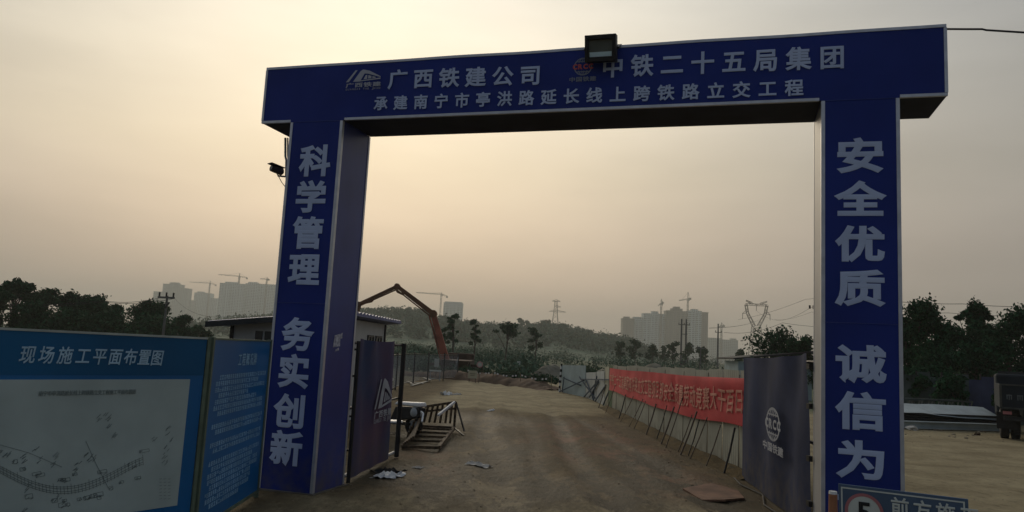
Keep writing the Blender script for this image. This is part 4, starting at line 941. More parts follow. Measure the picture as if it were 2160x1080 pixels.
for i in range(n1):
    for w in (-.35, .35):
        p0, p1 = a3+(b3-a3)*(i/n1)+nn_*w, a3+(b3-a3)*((i+1)/n1)+nn_*w; q.bar(p0+V(0, 0, .35 if i % 2 else 1.0), p1+V(0, 0, 1.0 if i % 2 else .35), .035)
    q.bar(a3+(b3-a3)*(i/n1)-nn_*.35+V(0, 0, 1.0), a3+(b3-a3)*(i/n1)+nn_*.35+V(0, 0, 1.0), .035)
q.build('lacing', REBAR, lc)
q = MB()
for k in (.08, .5, .92): q.box(a3+(b3-a3)*k+V(0, 0, .15), (.2, 1.1, .3), bx_)
q.build('bearer', WOOD, lc)
ha, hb = P(1990, 840, 35.0), P(2130, 850, 34.0); ha.z = hb.z = 0
hw = thing('hoarding_fence', 'weathered grey blue sheet hoarding under the dark trees beyond the steel stock', 'fence', ha)
HB = [mat('hoard_grey', (.055, .08, .075), .7, .3, 1.2), mat('hoard_blue', (.045, .055, .11), .7, .25, 1.2)]
for k in range(-4, 9):
    p0, p1 = ha+(hb-ha)*(k*.2), ha+(hb-ha)*(k*.2+.196); q = MB(); h_ = 2.0+.12*math.sin(k*2.2)
    q.hexa([p0, p1, p1+V(0, .05, 0), p0+V(0, .05, 0), p0+V(0, 0, h_), p1+V(0, 0, h_), p1+V(0, .05, h_), p0+V(0, .05, h_)]); q.build('panel', HB[1 if k in (2, 3) else 0], hw)
q = MB()
for k in range(-4, 9): p0 = ha+(hb-ha)*(k*.2-.004)+V(0, .09, 0); q.bar(p0, p0+V(0, 0, 2.15), .06)
q.build('post', DARKM, hw)
# truck at the right edge, seen from behind
tk = V(18.75, 26.2, 0); tX = V(.86, -.51, 0).normalized(); tY = V(.51, .86, 0).normalized(); tA = (tX, tY, V(0, 0, 1))
tk0 = P(2110, 860, 25.6); tk = V(tk0.x, tk0.y, 0)+tX*1.15
tr_ = thing('dump_truck', 'dark blue tipper truck cut by the right edge with its tailgate towards the road', 'truck', tk)
def tq(a, b_, z): return tk+tX*a+tY*b_+V(0, 0, z)
q = MB(); q.box(tq(0, .02, 1.44), (2.26, .06, .80), tA)
q.build('tailgate', TRUCKB, tr_)
tg = tr_.children[0]
q = MB(); q.box(tq(0, -.03, 1.83), (2.32, .05, .05), tA); q.box(tq(0, -.03, 1.06), (2.32, .05, .05), tA)
for a in (-1.12, -.37, .37, 1.12): q.box(tq(a, -.03, 1.445), (.05, .05, .70), tA)
q.build('rib', mat('truck_rib', (.05, .055, .05), .6, .25, 4), tg)
q = MB()
for k in range(7):
    cx = -.95+k*.3
    for i in range(3): q.box(tq(cx+.06*i, -.015, 1.42), (.03, .006, .14+.04*((i+k) % 2)), tA)
    q.box(tq(cx+.06, -.015, 1.49), (.16, .007, .03), tA)
q.build('faded_lettering', mat('truck_print', (.10, .115, .12), .7, .2, 5), tg)
q = MB(); q.box(tq(0, 2.2, 1.15), (2.3, 4.3, .1), tA)
for s_ in (-1.13, 1.13): q.box(tq(s_, 2.2, 1.45), (.06, 4.3, .78), tA)
q.build('tipper_body', TRUCKB, tr_)
q = MB(); q.box(tq(0, 5.3, 1.4), (2.2, 1.5, 1.6), tA); cb_ = q.build('cab', TRUCKB, tr_, bevel=.1)
q = MB(); q.box(tq(0, 6.06, 1.95), (1.9, .02, .7), tA); q.build('windscreen', GLASS, cb_)
q = MB()
for s_ in (-.4, .4): q.box(tq(s_, 3.0, .9), (.12, 5.8, .25), tA)
q.box(tq(0, .15, .72), (2.1, .1, .14), tA); q.build('chassis', DARKM, tr_)
for (a, b_) in ((-.85, 1.0), (.85, 1.0), (-.95, 5.0), (.95, 5.0)):
    for o_ in ((-.16, .16) if b_ < 2 else (0,)):
        q = MB(); q.tube([tq(a+o_-.13, b_, .5), tq(a+o_-.11, b_, .5), tq(a+o_+.11, b_, .5), tq(a+o_+.13, b_, .5)], [.44, .5, .5, .44], 20); w_ = q.build('wheel', BLACKP, tr_)
for a in (-.95, .95):
    q = MB(); q.box(tq(a, .12, .9), (.25, .05, .1), tA); q.build('tail_light', SIGNR, tr_)
    q = MB(); q.box(tq(a, .45, .62), (.6, .02, .55), tA); q.build('mudguard', BLACKP, tr_)
# rubble near the beam
for k, (x, y, w, l_) in enumerate(((1916, 900, .55, 'largest broken concrete chunk'), (1925, 908, .4, 'flat pale chunk in front of the largest one'), (1962, 906, .3, 'small pale chunk right of the others'), (1940, 905, .25, 'middle small broken chunk'), (2062, 918, .22, 'lone dark chunk on the sand'), (2098, 908, .3, 'pale chunk near the truck wheel'))):
    c = G(x, y); r_ = random.Random(k); q = MB(); q.ball((c.x, c.y, w*.18), w*.5, 7, 5, (1, .8, .5)); q.v = [(p[0]+r_.uniform(-.2, .2)*w, p[1]+r_.uniform(-.2, .2)*w, max(-.02, p[2]+r_.uniform(-.12, .12)*w)) for p in q.v]
    tag(q.build('rubble', EARTH if k == 4 else TRASH), l_+' beside the pale steel channel', 'rubble', 'rubble by the steel stock')
# shed behind the right leaf
sh = P(1600, 775, 47); sh.z = 0; sd_ = thing('shed', 'low dark roofed shed behind the right gate leaf under a bushy tree', 'shed', sh)
q = MB(); q.box(sh+V(1.2, 2, 1.1), (4.6, 3, 2.2)); q.build('wall', HOARDB, sd_)
q = MB(); q.hexa([sh+V(-1.5, .2, 2.28), sh+V(4, .2, 3.0), sh+V(4, 3.8, 3.0), sh+V(-1.5, 3.8, 2.28), sh+V(-1.5, .2, 2.38), sh+V(4, .2, 3.1), sh+V(4, 3.8, 3.1), sh+V(-1.5, 3.8, 2.38)]); q.build('roof', mat('shed_roof', (.03, .03, .03), .7, .2, 2), sd_)

# ------------------------------------------------------------------ vegetation
def leaf_mesh(name, blobs, nleaf, size, m_, parent, seed, flat=.55, off=(0, 0, 0)):
    g = np.random.default_rng(seed); vol = np.array([b[3]*b[4]*b[5] for b in blobs])**.75; idx = g.choice(len(blobs), nleaf, p=vol/vol.sum())
    B = np.array(blobs)[idx]; d = g.normal(size=(nleaf, 3)); d /= np.linalg.norm(d, axis=1)[:, None]; r = g.random(nleaf)**.5*(1+.28*np.abs(g.normal(size=nleaf)))
    C = B[:, :3]+d*r[:, None]*B[:, 3:6]*(1+.25*g.normal(size=(nleaf, 1))*.5)
    nrm = g.normal(size=(nleaf, 3)); nrm[:, 2] += flat; nrm /= np.linalg.norm(nrm, axis=1)[:, None]
    t = np.cross(nrm, g.normal(size=(nleaf, 3))); t /= np.linalg.norm(t, axis=1)[:, None]; b = np.cross(nrm, t); s = size*(.6+.8*g.random(nleaf))[:, None]
    Vt = np.stack([C-t*s, C-b*s*.5+t*s*.1, C+t*s, C+b*s*.5+t*s*.1], 1).reshape(-1, 3)-np.array(off)
    me = bpy.data.meshes.new(name); me.vertices.add(len(Vt)); me.vertices.foreach_set('co', Vt.ravel().astype(np.float32))
    me.loops.add(nleaf*4); me.loops.foreach_set('vertex_index', np.arange(nleaf*4)); me.polygons.add(nleaf)
    me.polygons.foreach_set('loop_start', np.arange(nleaf)*4); me.update(); me.validate()
    me.materials.append(m_); o = bpy.data.objects.new(name, me); COL.objects.link(o)
    if parent is not None: o.parent = parent
    return o
def tree(name, base, ht, cw_, label, group, seed, m_=LEAFD, nleaf=1500, leaf=.22, trunk=.25, cb_=.3, nb=9, style='round', cat='tree', bare=0):
    r_ = random.Random(seed); t_ = thing(name, label, cat, base, group); q = MB(); top = base+V(r_.uniform(-.1, .1)*cw_, 0, ht*.8)
    tr0 = max(.05, ht*.02); mid = base+(top-base)*cb_; blobs = []
    q.tube([base-V(0, 0, .2), base+(top-base)*.15+V(r_.uniform(-.05, .05)*ht*.3, 0, 0), mid, (mid+top)/2+V(r_.uniform(-.03, .03)*ht, 0, 0), top], [tr0*1.3, tr0, tr0*.8, tr0*.5, tr0*.2], 7)
    for k in range(nb):
        a = r_.uniform(0, 2*math.pi); u = cb_+(1-cb_)*((k+.5)/nb); s0_ = base+(top-base)*min(.95, u*.9)
        if style == 'umbrella': rad = cw_*.5*(.45+.5*r_.random()); z = ht*(.78+.2*r_.random()-.18*(rad/cw_))
        elif style == 'tall': rad = cw_*.5*(1-.3*u)*r_.uniform(.35, 1.0); z = ht*u
        else: rad = cw_*.5*math.sqrt(max(.05, 1-((u-.55)/.55)**2))*r_.uniform(.3, .9); z = ht*u
        e = base+V(math.cos(a)*rad, math.sin(a)*rad, min(z, ht*.95)); q.tube([s0_, (s0_+e)/2+V(0, 0, .06*ht*r_.uniform(-.3, 1)), e], [tr0*.45, tr0*.3, tr0*.1], 5)
        br_ = cw_*(.14 if style in ('umbrella', 'tall') else .20)*r_.uniform(.55, 1.45); blobs.append((e.x, e.y, e.z, br_, br_, br_*(.55 if style in ('umbrella', 'tall') else .75)))
    if style != 'tall': blobs.append((top.x, top.y, top.z+ht*.05, cw_*.2, cw_*.2, ht*.12))
    q.build('trunk', BARK, t_)
    leaf_mesh('crown', blobs, nleaf, leaf, m_, t_, seed, off=tuple(base)); return t_
GL = 'trees behind the notice boards'
def tpx(x, ytop, Y): p = P(x, ytop, Y); return V(p.x, Y, 0), p.z
LT = [  # x, top y, width px, distance, style, label
    (42, 588, 62, 66, 'umbrella', 'tall flat topped dark tree rising above the plan board at far left'),
    (-5, 618, 60, 60, 'round', 'dense dark tree cut by the left edge behind the plan board'),
    (104, 612, 70, 68, 'round', 'broad dark tree second right of the flat topped one'),
    (148, 616, 56, 70, 'round', 'dark rounded tree touching the broad dark tree on its right'),
    (205, 628, 70, 70, 'round', 'dark tree with loose top in the middle of the left tree line'),
    (243, 644, 38, 68, 'round', 'smaller dark tree just right of the loose topped tree'),
    (312, 638, 62, 72, 'round', 'dark tree standing just left of the left utility pole'),
    (345, 648, 40, 78, 'round', 'dark tree directly behind the left utility pole'),
    (384, 668, 52, 80, 'round', 'lower dark tree right of the left utility pole'),
    (425, 690, 40, 84, 'round', 'small dark bushy tree next to the cabin roof'),
    (60, 640, 90, 62, 'round', 'low wide dark tree in front of the flat topped one'),
    (150, 660, 110, 62, 'round', 'low wide dark tree below the broad dark tree'),
    (240, 670, 110, 64, 'round', 'low wide dark tree below the loose topped tree'),
    (320, 678, 110, 68, 'round', 'low wide dark tree at the foot of the left utility pole'),
    (-40, 640, 90, 64, 'round', 'low dark tree at the very left edge')]
for k, (x, yt, w, Y, stl_, lb) in enumerate(LT):
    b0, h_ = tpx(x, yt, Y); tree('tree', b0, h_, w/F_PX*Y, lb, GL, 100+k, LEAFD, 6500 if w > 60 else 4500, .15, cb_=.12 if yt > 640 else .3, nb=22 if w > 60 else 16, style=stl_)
RTR = [(1943, 640, 90, 40, 'round', 'bushy dark tree right beside the right column'), (1915, 668, 60, 41, 'round', 'dark tree partly hidden by the right column'),
    (2052, 637, 66, 44, 'umbrella', 'taller tree with two open tufts above the right tree line'), (2005, 690, 90, 42, 'round', 'lower dark tree between the bushy and the tufted tree'),
    (2128, 660, 100, 40, 'round', 'wide dark tree above the tipper truck'), (2085, 685, 80, 43, 'round', 'dark tree under the tufted tree'), (2190, 650, 110, 41, 'round', 'dark tree cut by the right edge'),
    (1970, 740, 110, 38, 'round', 'low dark shrubby tree behind the steel stock'), (2060, 735, 100, 39, 'round', 'low dark shrubby tree above the weathered hoarding'), (2010, 800, 60, 33.5, 'round', 'small dark bush growing in front of the left end of the weathered hoarding'), (2125, 795, 60, 32.5, 'round', 'small dark bush between the weathered hoarding and the tipper truck'), (1925, 780, 70, 36, 'round', 'dark bush at the foot of the trees beside the right column')]
for k, (x, yt, w, Y, stl_, lb) in enumerate(RTR):
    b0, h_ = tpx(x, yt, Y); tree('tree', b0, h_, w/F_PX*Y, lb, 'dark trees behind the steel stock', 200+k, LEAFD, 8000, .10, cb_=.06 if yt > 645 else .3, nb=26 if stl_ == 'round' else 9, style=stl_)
for k, (x, yt, w, Y, lb) in enumerate(((1640, 702, 110, 50, 'spreading open tree behind the right gate leaf'), (1695, 712, 60, 48, 'smaller open tree next to the inner edge of the right column'))):
    b0, h_ = tpx(x, yt, Y); tree('tree', b0, h_, w/F_PX*Y, lb, 'trees behind the right gate leaf', 230+k, LEAFD, 3200, .12, cb_=.35, nb=20)
MT = [(960, 662, 36, 88, 'tall', 'tall thin young tree just right of the pump boom'), (1005, 672, 36, 92, 'tall', 'second thin young tree right of the pump boom'),
    (1070, 678, 54, 95, 'umbrella', 'thicker young tree with a spreading crown in the middle distance'), (1132, 690, 40, 105, 'tall', 'faint thin tree right of the spreading young tree'), (938, 690, 22, 92, 'tall', 'slender bare tree beside the pump boom')]
for k, (x, yt, w, Y, stl_, lb) in enumerate(MT):
    b0, h_ = tpx(x, yt, Y); tree('young_tree', b0, h_, w/F_PX*Y, lb, 'young trees beyond the earth bank', 250+k, LEAFM, 520 if stl_ == 'tall' else 900, .2, cb_=.45, nb=9, style=stl_)
RD = [(1310, 719, 24, 150), (1341, 718, 27, 145), (1376, 727, 28, 150), (1403, 730, 20, 170), (1421, 722, 24, 150), (1451, 723, 26, 160), (1476, 733, 22, 155), (1487, 734, 16, 165), (1562, 738, 22, 120), (1600, 742, 20, 115)]
names_r = ['leftmost round young tree by the hill foot', 'fullest round young tree in the row before the towers', 'wide topped young tree third in the row before the towers', 'faint small young tree in the gap of that row', 'round young tree left of the twin utility poles', 'round young tree behind the twin utility poles', 'small young tree right of the twin utility poles', 'smallest young tree at the right tower edge', 'small dark tree left of the shed', 'small dark tree beside the shed roof']
for k, (x, yt, w, Y) in enumerate(RD):
    b0, h_ = tpx(x, yt, Y); tree('young_tree', b0, h_, w/F_PX*Y, names_r[k], 'round young trees before the apartment towers', 270+k, LEAFM, 520, .26, cb_=.4, nb=9)
# hill with forest
def hill_h(x, y):
    px = x/y*F_PX                                          # bearing profile of the crest as a ridge line at 500 m
    h_ = np.interp(x*500/y, HXS, HZS); return float(h_)*math.exp(-((y-505)/(150 if y < 505 else 110))**2)
HXS = [-330, -230, -160, -110, -75, -55, -38, -22, -8, 8, 20, 30, 42, 55, 70, 80, 88, 97, 106, 130]
HZS = [3, 8, 14, 20, 23.5, 22, 18.5, 16.5, 16, 16.5, 18, 19, 17, 14, 12.5, 12, 9, 4, 0, 0]
q = MB(); hx_ = np.arange(-330, 190, 8.); hy_ = np.arange(250, 760, 12.)
for y in hy_:
    for x in hx_: q.v.append((x, y, hill_h(x, y)+.8*noise.noise((x*.05, y*.05, 1))-.9))
for j in range(len(hy_)-1):
    for i in range(len(hx_)-1): e = j*len(hx_)+i; q.f.append((e, e+1, e+len(hx_)+1, e+len(hx_)))
o = q.build('hills', mat('hill_scrub', (.06, .105, .062), .95, .3, .2), None, True); o['kind'] = 'structure'
g = random.Random(11); blobs = []
for _ in range(1500):
    x, y = g.uniform(-180, 110), g.uniform(330, 520); h_ = hill_h(x, y)
    if h_ < 1.2: continue
    r_ = g.uniform(1.4, 3.4); blobs.append((x, y, h_+r_*.5-.6, r_, r_, r_*.9))
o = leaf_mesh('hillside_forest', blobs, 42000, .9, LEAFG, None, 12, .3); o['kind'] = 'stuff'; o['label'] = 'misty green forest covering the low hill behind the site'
blobs = []
for _ in range(1000):
    y = 58+280*g.random()**1.6; x = g.uniform(-.32*y, .02*y+3) if g.random() < .75 else g.uniform(.0, .32*y); r_ = g.uniform(.45, 1.2)*(.6+y/200)
    if x > 3 and y < 110 or (-9 < x < -1 and y < 66): continue
    blobs.append((x, y, r_*.6, r_*1.2, r_, r_))
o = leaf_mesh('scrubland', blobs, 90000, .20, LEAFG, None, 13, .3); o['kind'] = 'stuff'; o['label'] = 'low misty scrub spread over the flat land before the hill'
blobs = []
for _ in range(240):
    x = g.uniform(7, 60); y = g.uniform(60, 100); r_ = g.uniform(.3, .8); blobs.append((x, y, r_*.4, r_*1.4, r_, r_*.8))
o = leaf_mesh('scrub', blobs, 9000, .2, LEAFM, None, 14, .3); o['kind'] = 'stuff'; o['label'] = 'weeds and low scrub behind the cream hoarding'
blobs = []
for _ in range(150):
    k = g.random(); p, d_ = path([V(3.0, 44.4, 0), V(1, 48.3, 0), V(-2.5, 52.8, 0), V(-8, 55, 0)], 15*k); r_ = g.uniform(.08, .28); blobs.append((p.x+g.uniform(-.5, .5), p.y+g.uniform(0, 1.6), .4+r_*g.uniform(.2, 1), r_*1.3, r_, r_))
o = leaf_mesh('weeds', blobs, 3200, .10, LEAFM, None, 15, .3); o['kind'] = 'stuff'; o['label'] = 'weeds growing along the top of the brown earth bank'
SK = [(862, 652, 20, 'leafy tree at the left top of the hill'), (893, 656, 26, 'spreading tree on the hilltop left of the pump boom'), (1098, 672, 16, 'left of a pair of slim hilltop trees'), (1113, 678, 12, 'slim hilltop tree left of the lattice pylon'), (1146, 676, 18, 'small tree on the hill crest just left of the lattice pylon'), (1156, 676, 14, 'small tree on the crest touching the lattice pylon foot'), (1185, 688, 26, 'bushy tree right of the pylon foot'), (1242, 704, 26, 'bushy tree on the right shoulder of the hill'), (1280, 708, 24, 'last bushy tree on the right end of the hill'), (1215, 698, 20, 'bushy crest tree between pylon foot and right shoulder')]
for k, (x, yt, w, lb) in enumerate(SK):
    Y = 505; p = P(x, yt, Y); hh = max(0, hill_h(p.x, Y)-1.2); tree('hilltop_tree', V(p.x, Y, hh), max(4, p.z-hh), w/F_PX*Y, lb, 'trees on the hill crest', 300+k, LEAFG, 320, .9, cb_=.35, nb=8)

# ------------------------------------------------------------------ far buildings
def bmat(name, c, cell=3.0):
    if name in MATS: return MATS[name]
    m = bpy.data.materials.new(name); m.use_nodes = True; MATS[name] = m; t = m.node_tree; n = t.nodes; l = t.links; b = n['Principled BSDF']; b.inputs['Roughness'].default_value = .8
    co = n.new('ShaderNodeTexCoord'); sp = n.new('ShaderNodeSeparateXYZ'); l.new(co.outputs['Object'], sp.inputs[0])
    ad = n.new('ShaderNodeMath'); ad.operation = 'ADD'; l.new(sp.outputs[0], ad.inputs[0]); l.new(sp.outputs[1], ad.inputs[1]); cb = n.new('ShaderNodeCombineXYZ'); l.new(ad.outputs[0], cb.inputs[0]); l.new(sp.outputs[2], cb.inputs[1])
    br = n.new('ShaderNodeTexBrick'); br.offset = 0; br.inputs['Scale'].default_value = 1; br.inputs['Brick Width'].default_value = 3.6; br.inputs['Row Height'].default_value = cell
    br.inputs['Mortar Size'].default_value = .75; br.inputs['Mortar Smooth'].default_value = 0; br.inputs['Color1'].default_value = (*[x*.12 for x in c], 1); br.inputs['Color2'].default_value = (*[x*.25 for x in c], 1); br.inputs['Mortar'].default_value = (*c, 1)
    l.new(cb.outputs[0], br.inputs['Vector']); l.new(br.outputs[0], b.inputs['Base Color']); return m
BW1, BW2, BW3 = bmat('tower_pale', (.50, .60, .58)), bmat('tower_brown', (.13, .115, .08)), bmat('tower_grey', (.30, .36, .33))
def tower(px0, px1, ytop, Y, m_, label, group, dep=22, steps=(), seed=0, bays=0):
    a, b_ = P(px0, ytop, Y), P(px1, ytop, Y); zt = (a.z+b_.z)/2; xc, w = (a.x+b_.x)/2, b_.x-a.x
    t_ = thing('apartment_tower', label, 'apartment block', (xc, Y, -2), group); q = MB(); q.box((xc, Y+dep/2, zt/2-1), (w, dep, zt+2))
    if bays:
        for k in range(bays): q.box((xc-w/2+w*(k+.5)/bays, Y-.9, zt/2-1-.8), (w/bays*.55, 1.8, zt+2-1.6-(2 if k % 2 else 0)))
    wl = q.build('wall', m_, t_)
    q = MB(); q.box((xc, Y+dep/2, zt+.6), (w+.8, dep+.8, 1.2)); q.build('parapet', m_, t_)
    for (u, ww, hh) in steps: q = MB(); q.box((xc-w/2+w*u, Y+dep/2, zt+1.2+hh/2), (w*ww, dep*.5, hh)); q.build('roof_house', m_, t_)
    return t_
GL_, GR_ = 'hazy towers at the left horizon', 'apartment towers at the right horizon'
tower(324, 345, 616, 1650, BW3, 'lower wing at the left end of the leftmost hazy towers', GL_); tower(344, 381, 600, 1650, BW3, 'tallest of the leftmost hazy towers with a stepped top', GL_, steps=((.55, .5, 4),), bays=3)
tower(381, 397, 609, 1650, BW3, 'narrow right hand tower of the leftmost hazy cluster', GL_); tower(397, 404, 634, 1660, BW3, 'lowest stub at the right of the leftmost hazy cluster', GL_)
tower(410, 444, 619, 1700, BW1, 'middle hazy tower under a thin crane', GL_, steps=((.3, .4, 3),)); tower(444, 459, 630, 1700, BW1, 'low annex right of the middle hazy tower', GL_)
tower(464, 518, 599, 1450, BW1, 'wide hazy tower left of the gateway column with cranes above', GL_, steps=((.4, .5, 3),), bays=4); tower(518, 582, 600, 1460, BW1, 'hazy tower partly hidden by the left gateway column', GL_, steps=((.2, .3, 3),), bays=4)
tower(582, 640, 606, 1480, BW1, 'hazy tower hidden behind the left gateway column', GL_)
tower(936, 976, 640, 1350, BW1, 'lone pale tower behind the pump boom', GR_+' and centre', steps=((.5, .9, 2),), bays=4)
tower(1314, 1338, 673, 1230, BW2, 'leftmost brownish tower of the right cluster', GR_, steps=((.4, .5, 3),), bays=2); tower(1338, 1358, 670, 1240, BW1, 'narrow pale tower second from left in the right cluster', GR_, bays=2)
tower(1358, 1404, 663, 1230, BW1, 'wide pale tower with a roof house in the right cluster', GR_, steps=((.55, .3, 4),), bays=4); tower(1406, 1449, 657, 1220, BW2, 'wide brownish tower with a peaked roof house in the right cluster', GR_, steps=((.55, .55, 4), (.55, .3, 7)), bays=4)
tower(1453, 1480, 657, 1210, BW1, 'pale tower right of the crane mast in the right cluster', GR_, steps=((.55, .5, 3),), bays=2); tower(1480, 1494, 660, 1215, BW2, 'narrow brown tower at the right end of the right cluster', GR_)
tower(1494, 1520, 714, 1400, BW3, 'low hazy block right of the right cluster', GR_); tower(1520, 1557, 718, 1420, BW3, 'low hazy block farthest right on the horizon', GR_, steps=((.8, .3, 3),))

def lattice(q, a, b_, w0, w1, n_, t_, r_):                   # square lattice mast between two points
    d = (b_-a).normalized(); x = d.cross(V(0, 1, 0) if abs(d.y) < .9 else V(1, 0, 0)).normalized(); y = d.cross(x)
    cs = lambda k: [a+(b_-a)*(k/n_)+(x*sx_+y*sy_)*(w0+(w1-w0)*k/n_)/2 for sx_, sy_ in ((-1, -1), (1, -1), (1, 1), (-1, 1))]
    for k in range(n_):
        c0, c1 = cs(k), cs(k+1)
        for i in range(4):
            q.bar(c0[i], c1[i], t_); j = (i+1) % 4
            q.bar(c0[i] if k % 2 else c0[j], c1[j] if k % 2 else c1[i], t_*.6)
    return q
def crane(px, ytop, Y, jl, jr, label, peak=8, luff=None, t_=.55):
    a = P(px, ytop, Y); b0 = V(a.x, Y, 0); c = thing('tower_crane', label, 'tower crane', b0, 'tower cranes on the horizon')
    lattice(MB_ := MB(), b0, V(a.x, Y, a.z), 2, 2, max(10, int(a.z/3.5)), t_, 1); MB_.build('mast', CRANE, c)
    pl_, pr_ = P(*jl, Y), P(*jr, Y); q = MB(); lattice(q, V(a.x, Y, a.z+1), V(pl_.x, Y, pl_.z), 1.6, 1, 10, t_*.8, 1); q.build('jib', CRANE, c)
    q = MB(); lattice(q, V(a.x, Y, a.z+1), V(pr_.x, Y, pr_.z), 1.6, 1.6, 4, t_*.8, 1); q.build('counter_jib', CRANE, c)
    q = MB(); q.box((pr_.x, Y, pr_.z-1.2), (3, 1.6, 3)); q.build('counterweight', CRANE, c)
    q = MB(); q.box((a.x+1.4, Y-1, a.z-.8), (2, 1.8, 2.4)); q.build('cab', CRANE, c)
    tp = V(a.x, Y, a.z+peak); q = MB(); q.bar(V(a.x, Y, a.z), tp, 1.1); q.bar(tp, V(a.x, Y, a.z)+(V(pl_.x, Y, pl_.z)-V(a.x, Y, a.z))*.7, .25); q.bar(tp, V(pr_.x, Y, pr_.z), .25); q.build('tower_head', CRANE, c)
crane(505, 584, 1460, (461, 579), (521, 586), 'tower crane with a long level jib above the wide hazy tower', 7); crane(563, 590, 1440, (549, 588), (567, 589), 'short crane beside the left gateway column above the hazy towers', 5)
crane(443, 598, 1690, (400, 595), (455, 601), 'faint tower crane above the middle hazy tower', 6)
crane(931, 622, 1300, (878, 617), (943, 625), 'tower crane left of the lone pale tower', 4)
crane(1395, 641, 1225, (1388, 645), (1398, 637), 'small crane seen end on over the wide pale tower', 8); crane(1451, 632, 1215, (1432, 634), (1456, 629), 'tower crane with jib to the left between the pale and brown towers', 12)
crane(1522, 688, 1250, (1516, 690), (1527, 686), 'distant small crane right of the right cluster', 6)

# ------------------------------------------------------------------ pylons, poles, wires
py = V(0, 0, 0); Y = 640; a = P(1173, 634, Y); bz = P(1173, 705, Y).z; py = thing('lattice_pylon', 'lattice power pylon with two crossarms standing on the hill', 'pylon', (a.x, Y, 0))
q = MB(); wz = P(1173, 664, Y).z; lattice(q, V(a.x, Y, 0), V(a.x, Y, wz), 11, 3.4, 9, .34, 1); lattice(q, V(a.x, Y, wz), V(a.x, Y, a.z), 3.4, 1.8, 6, .3, 1); q.build('tower', LAT, py)
for (yl, xl, xr) in ((658, 1158, 1194), (636, 1165, 1182), (648, 1173, 1183)):
    pl_, pr_ = P(xl, yl-1, Y), P(xr, yl+1, Y); zc = (pl_.z+pr_.z)/2; q = MB()
    for s_ in (pl_, pr_):
        for dz, w in ((0, .3), (1.6, .25)): 
            for dy in (-.9, .9): q.bar(V(a.x, Y+dy, zc+dz), V(s_.x, Y, zc+.2), w)
    q.build('crossarm', LAT, py)
Y = 430; pc = P(1595, 700, Y); cx = pc.x; zz = lambda yy: P(1595, yy, Y).z; sc_px = Y/F_PX
cp_ = thing('lattice_pylon', 'cat head lattice pylon with a V shaped open top left of the right column', 'pylon', (cx, Y, 0))
q = MB(); lattice(q, V(cx, Y, 0), V(cx, Y, zz(689)), 7.5, 4.0, 9, .26, 1); wz = zz(689)
for s_ in (-1, 1):
    lattice(q, V(cx+s_*1.2, Y, wz), V(cx+s_*5.0, Y, zz(662)), 1.6, 1.2, 4, .2, 1); lattice(q, V(cx+s_*5.0, Y, zz(662)), V(cx+s_*6.0, Y, zz(643)), 1.2, 1.2, 3, .2, 1)
q.build('tower', LAT, cp_)
q = MB(); lattice(q, V(cx-6.2, Y, zz(643)), V(cx+6.2, Y, zz(643)), 1.0, 1.0, 8, .18, 1)
for s_ in (-1, 1): lattice(q, V(cx+s_*2.6, Y, zz(640)), V(cx+s_*6.0, Y, zz(635)), .9, .5, 3, .2, 1); q.bar(V(cx+s_*2.6, Y, zz(640)), V(cx, Y, zz(642)), .25)
q.build('bridge', LAT, cp_)
for s_ in (-1, 1):
    q = MB(); q.bar(V(cx+s_*5.2, Y, zz(661)), V(cx+s_*8, Y, zz(663)), .25); q.bar(V(cx+s_*5.8, Y, zz(655)), V(cx+s_*8, Y, zz(663)), .2); q.build('crossarm', LAT, cp_)
    q = MB(); q.tube([V(cx+s_*7.8, Y, zz(663)), V(cx+s_*7.9, Y, zz(674))], .16, 6); q.build('insulator', LAT, cp_)
q = MB(); q.tube([V(cx, Y, zz(643)), V(cx, Y, zz(655))], .16, 6); q.build('insulator', LAT, cp_)
def upole(px, ytop, Y, arms, label, twin=0, r_=.15, nm='utility_pole'):
    a = P(px, ytop, Y); p = thing(nm, label, 'utility pole', (a.x, Y, 0), None)
    for dx in ((-twin, twin) if twin else (0,)):
        q = MB(); q.tube([(a.x+dx, Y, -.3), (a.x+dx, Y, a.z)], [r_*1.25, r_*.8], 8); q.build('pole', CONC, p)
    for (yy, w, k) in arms:
        z = P(px, yy, Y).z; q = MB(); q.box((a.x, Y-r_-.06, z), (w, .12, .16)); ar_ = q.build('crossarm', CONC, p)
        for i in range(k): q = MB(); xx = a.x-w/2+.1+(w-.2)*i/max(1, k-1); q.tube([(xx, Y-r_-.06, z+.08), (xx, Y-r_-.06, z+.42)], .07, 6); q.build('insulator', DARKM, ar_)
    return p, a
lp, la = upole(353, 624, 62, [(628, 1.35, 3)], 'wooden utility pole with a crossarm rising above the left trees', r_=.11)
q = MB(); za = P(356, 644, 62); q.bar(V(la.x, 61.85, za.z-.25), V(la.x+.32, 61.8, za.z+.25), .10); q.build('switch', DARKM, lp)
rp, ra = upole(1443, 673, 170, [(685, 2.6, 3)], 'twin utility poles with crossarms in front of the right apartment towers', twin=.52, r_=.2)
z_ = P(1443, 705, 170).z; q = MB(); q.box((ra.x, 170-.3, z_), (1.5, .12, .16)); q.build('crossarm', CONC, rp)
q = MB(); q.box((ra.x-.2, 170-.4, P(1443, 765, 170).z), (1.2, .6, .9)); q.build('transformer', DARKM, rp)
r2, ra2 = upole(1515, 683, 180, [(701, 1.6, 2)], 'single utility pole with a crossarm right of the apartment towers', r_=.2)
r3, ra3 = upole(1478, 733, 120, [(735, 1.2, 2)], 'short dark utility pole among the round young trees', r_=.1)
def wire(pts, r_, label, sag=.6, grp=None):
    q = MB(); full = []
    for a, b_ in zip(pts, pts[1:]):
        for k in range(12): u = k/12; full.append(a+(b_-a)*u-V(0, 0, 4*sag*u*(1-u)))
    full.append(pts[-1]); q.tube(full, r_, 4); tag(q.build('power_line', WIRE), label, 'power line', grp)
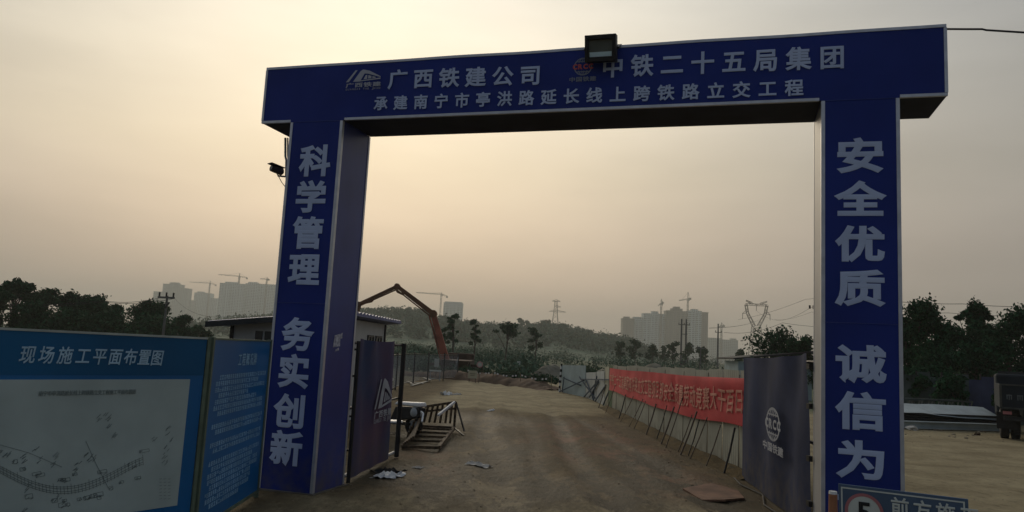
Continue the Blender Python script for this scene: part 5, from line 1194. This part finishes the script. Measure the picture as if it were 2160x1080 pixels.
gw = 'overhead power lines'
wire([P(-60, 640, 62), P(215, 634, 62), P(338, 628, 62)], .018, 'upper wire running left from the left utility pole over the trees', .25, gw); wire([P(-60, 644, 62), P(215, 637, 62), P(368, 629.5, 62)], .018, 'lower wire running left from the left utility pole over the trees', .25, gw)
wire([P(368, 629, 62), P(480, 668, 40)], .008, 'wire falling from the left utility pole towards the cabin', .5, gw)
wire([P(1557, 674, 430), P(1700, 631, 300), P(1790, 600, 200)], .07, 'highest wire rising from the cat head pylon to the right', 1, gw); wire([P(1595, 655, 430), P(1640, 676, 400), P(1712, 648, 200), P(1800, 612, 150)], .05, 'middle wire rising from the cat head pylon to the right', 1, gw)
wire([P(1634, 674, 430), P(1712, 658, 250), P(1800, 638, 160)], .05, 'lowest wire rising from the cat head pylon to the right', 1, gw)
wire([P(1496, 692, 180), P(1600, 675, 430)], .06, 'wire between single utility pole and cat head pylon', 1, gw)
wire([P(1527, 701, 180), P(1650, 681, 175), P(1905, 684, 170)], .035, 'wire running right from the single utility pole', 1, gw)
wire([P(1860, 633, 60), P(2030, 641, 60), P(2240, 648, 60)], .02, 'upper wire crossing above the right tree line', .1, gw); wire([P(1860, 652, 62), P(2000, 660, 62), P(2240, 668, 62)], .016, 'lower wire crossing behind the right tree line', .1, gw)

# ------------------------------------------------------------------ haze
HZ = bpy.data.materials.new('haze'); HZ.use_nodes = True; t = HZ.node_tree; t.nodes.clear()
o_ = t.nodes.new('ShaderNodeOutputMaterial'); pv = t.nodes.new('ShaderNodeVolumePrincipled'); t.links.new(pv.outputs[0], o_.inputs['Volume'])
pv.inputs['Density'].default_value = .0005; pv.inputs['Color'].default_value = (.92, .91, .835, 1); pv.inputs['Anisotropy'].default_value = .25
q = MB(); q.hexa([V(-3600, -900, -4), V(3600, -900, -4), V(3600, 3200, -4), V(-3600, 3200, -4), V(-3600, -900, 165), V(3600, -900, 165), V(3600, 3200, 165), V(-3600, 3200, 165)])
hz = q.build('haze', HZ); hz['kind'] = 'stuff'; hz['label'] = 'thin evening haze over the whole site'
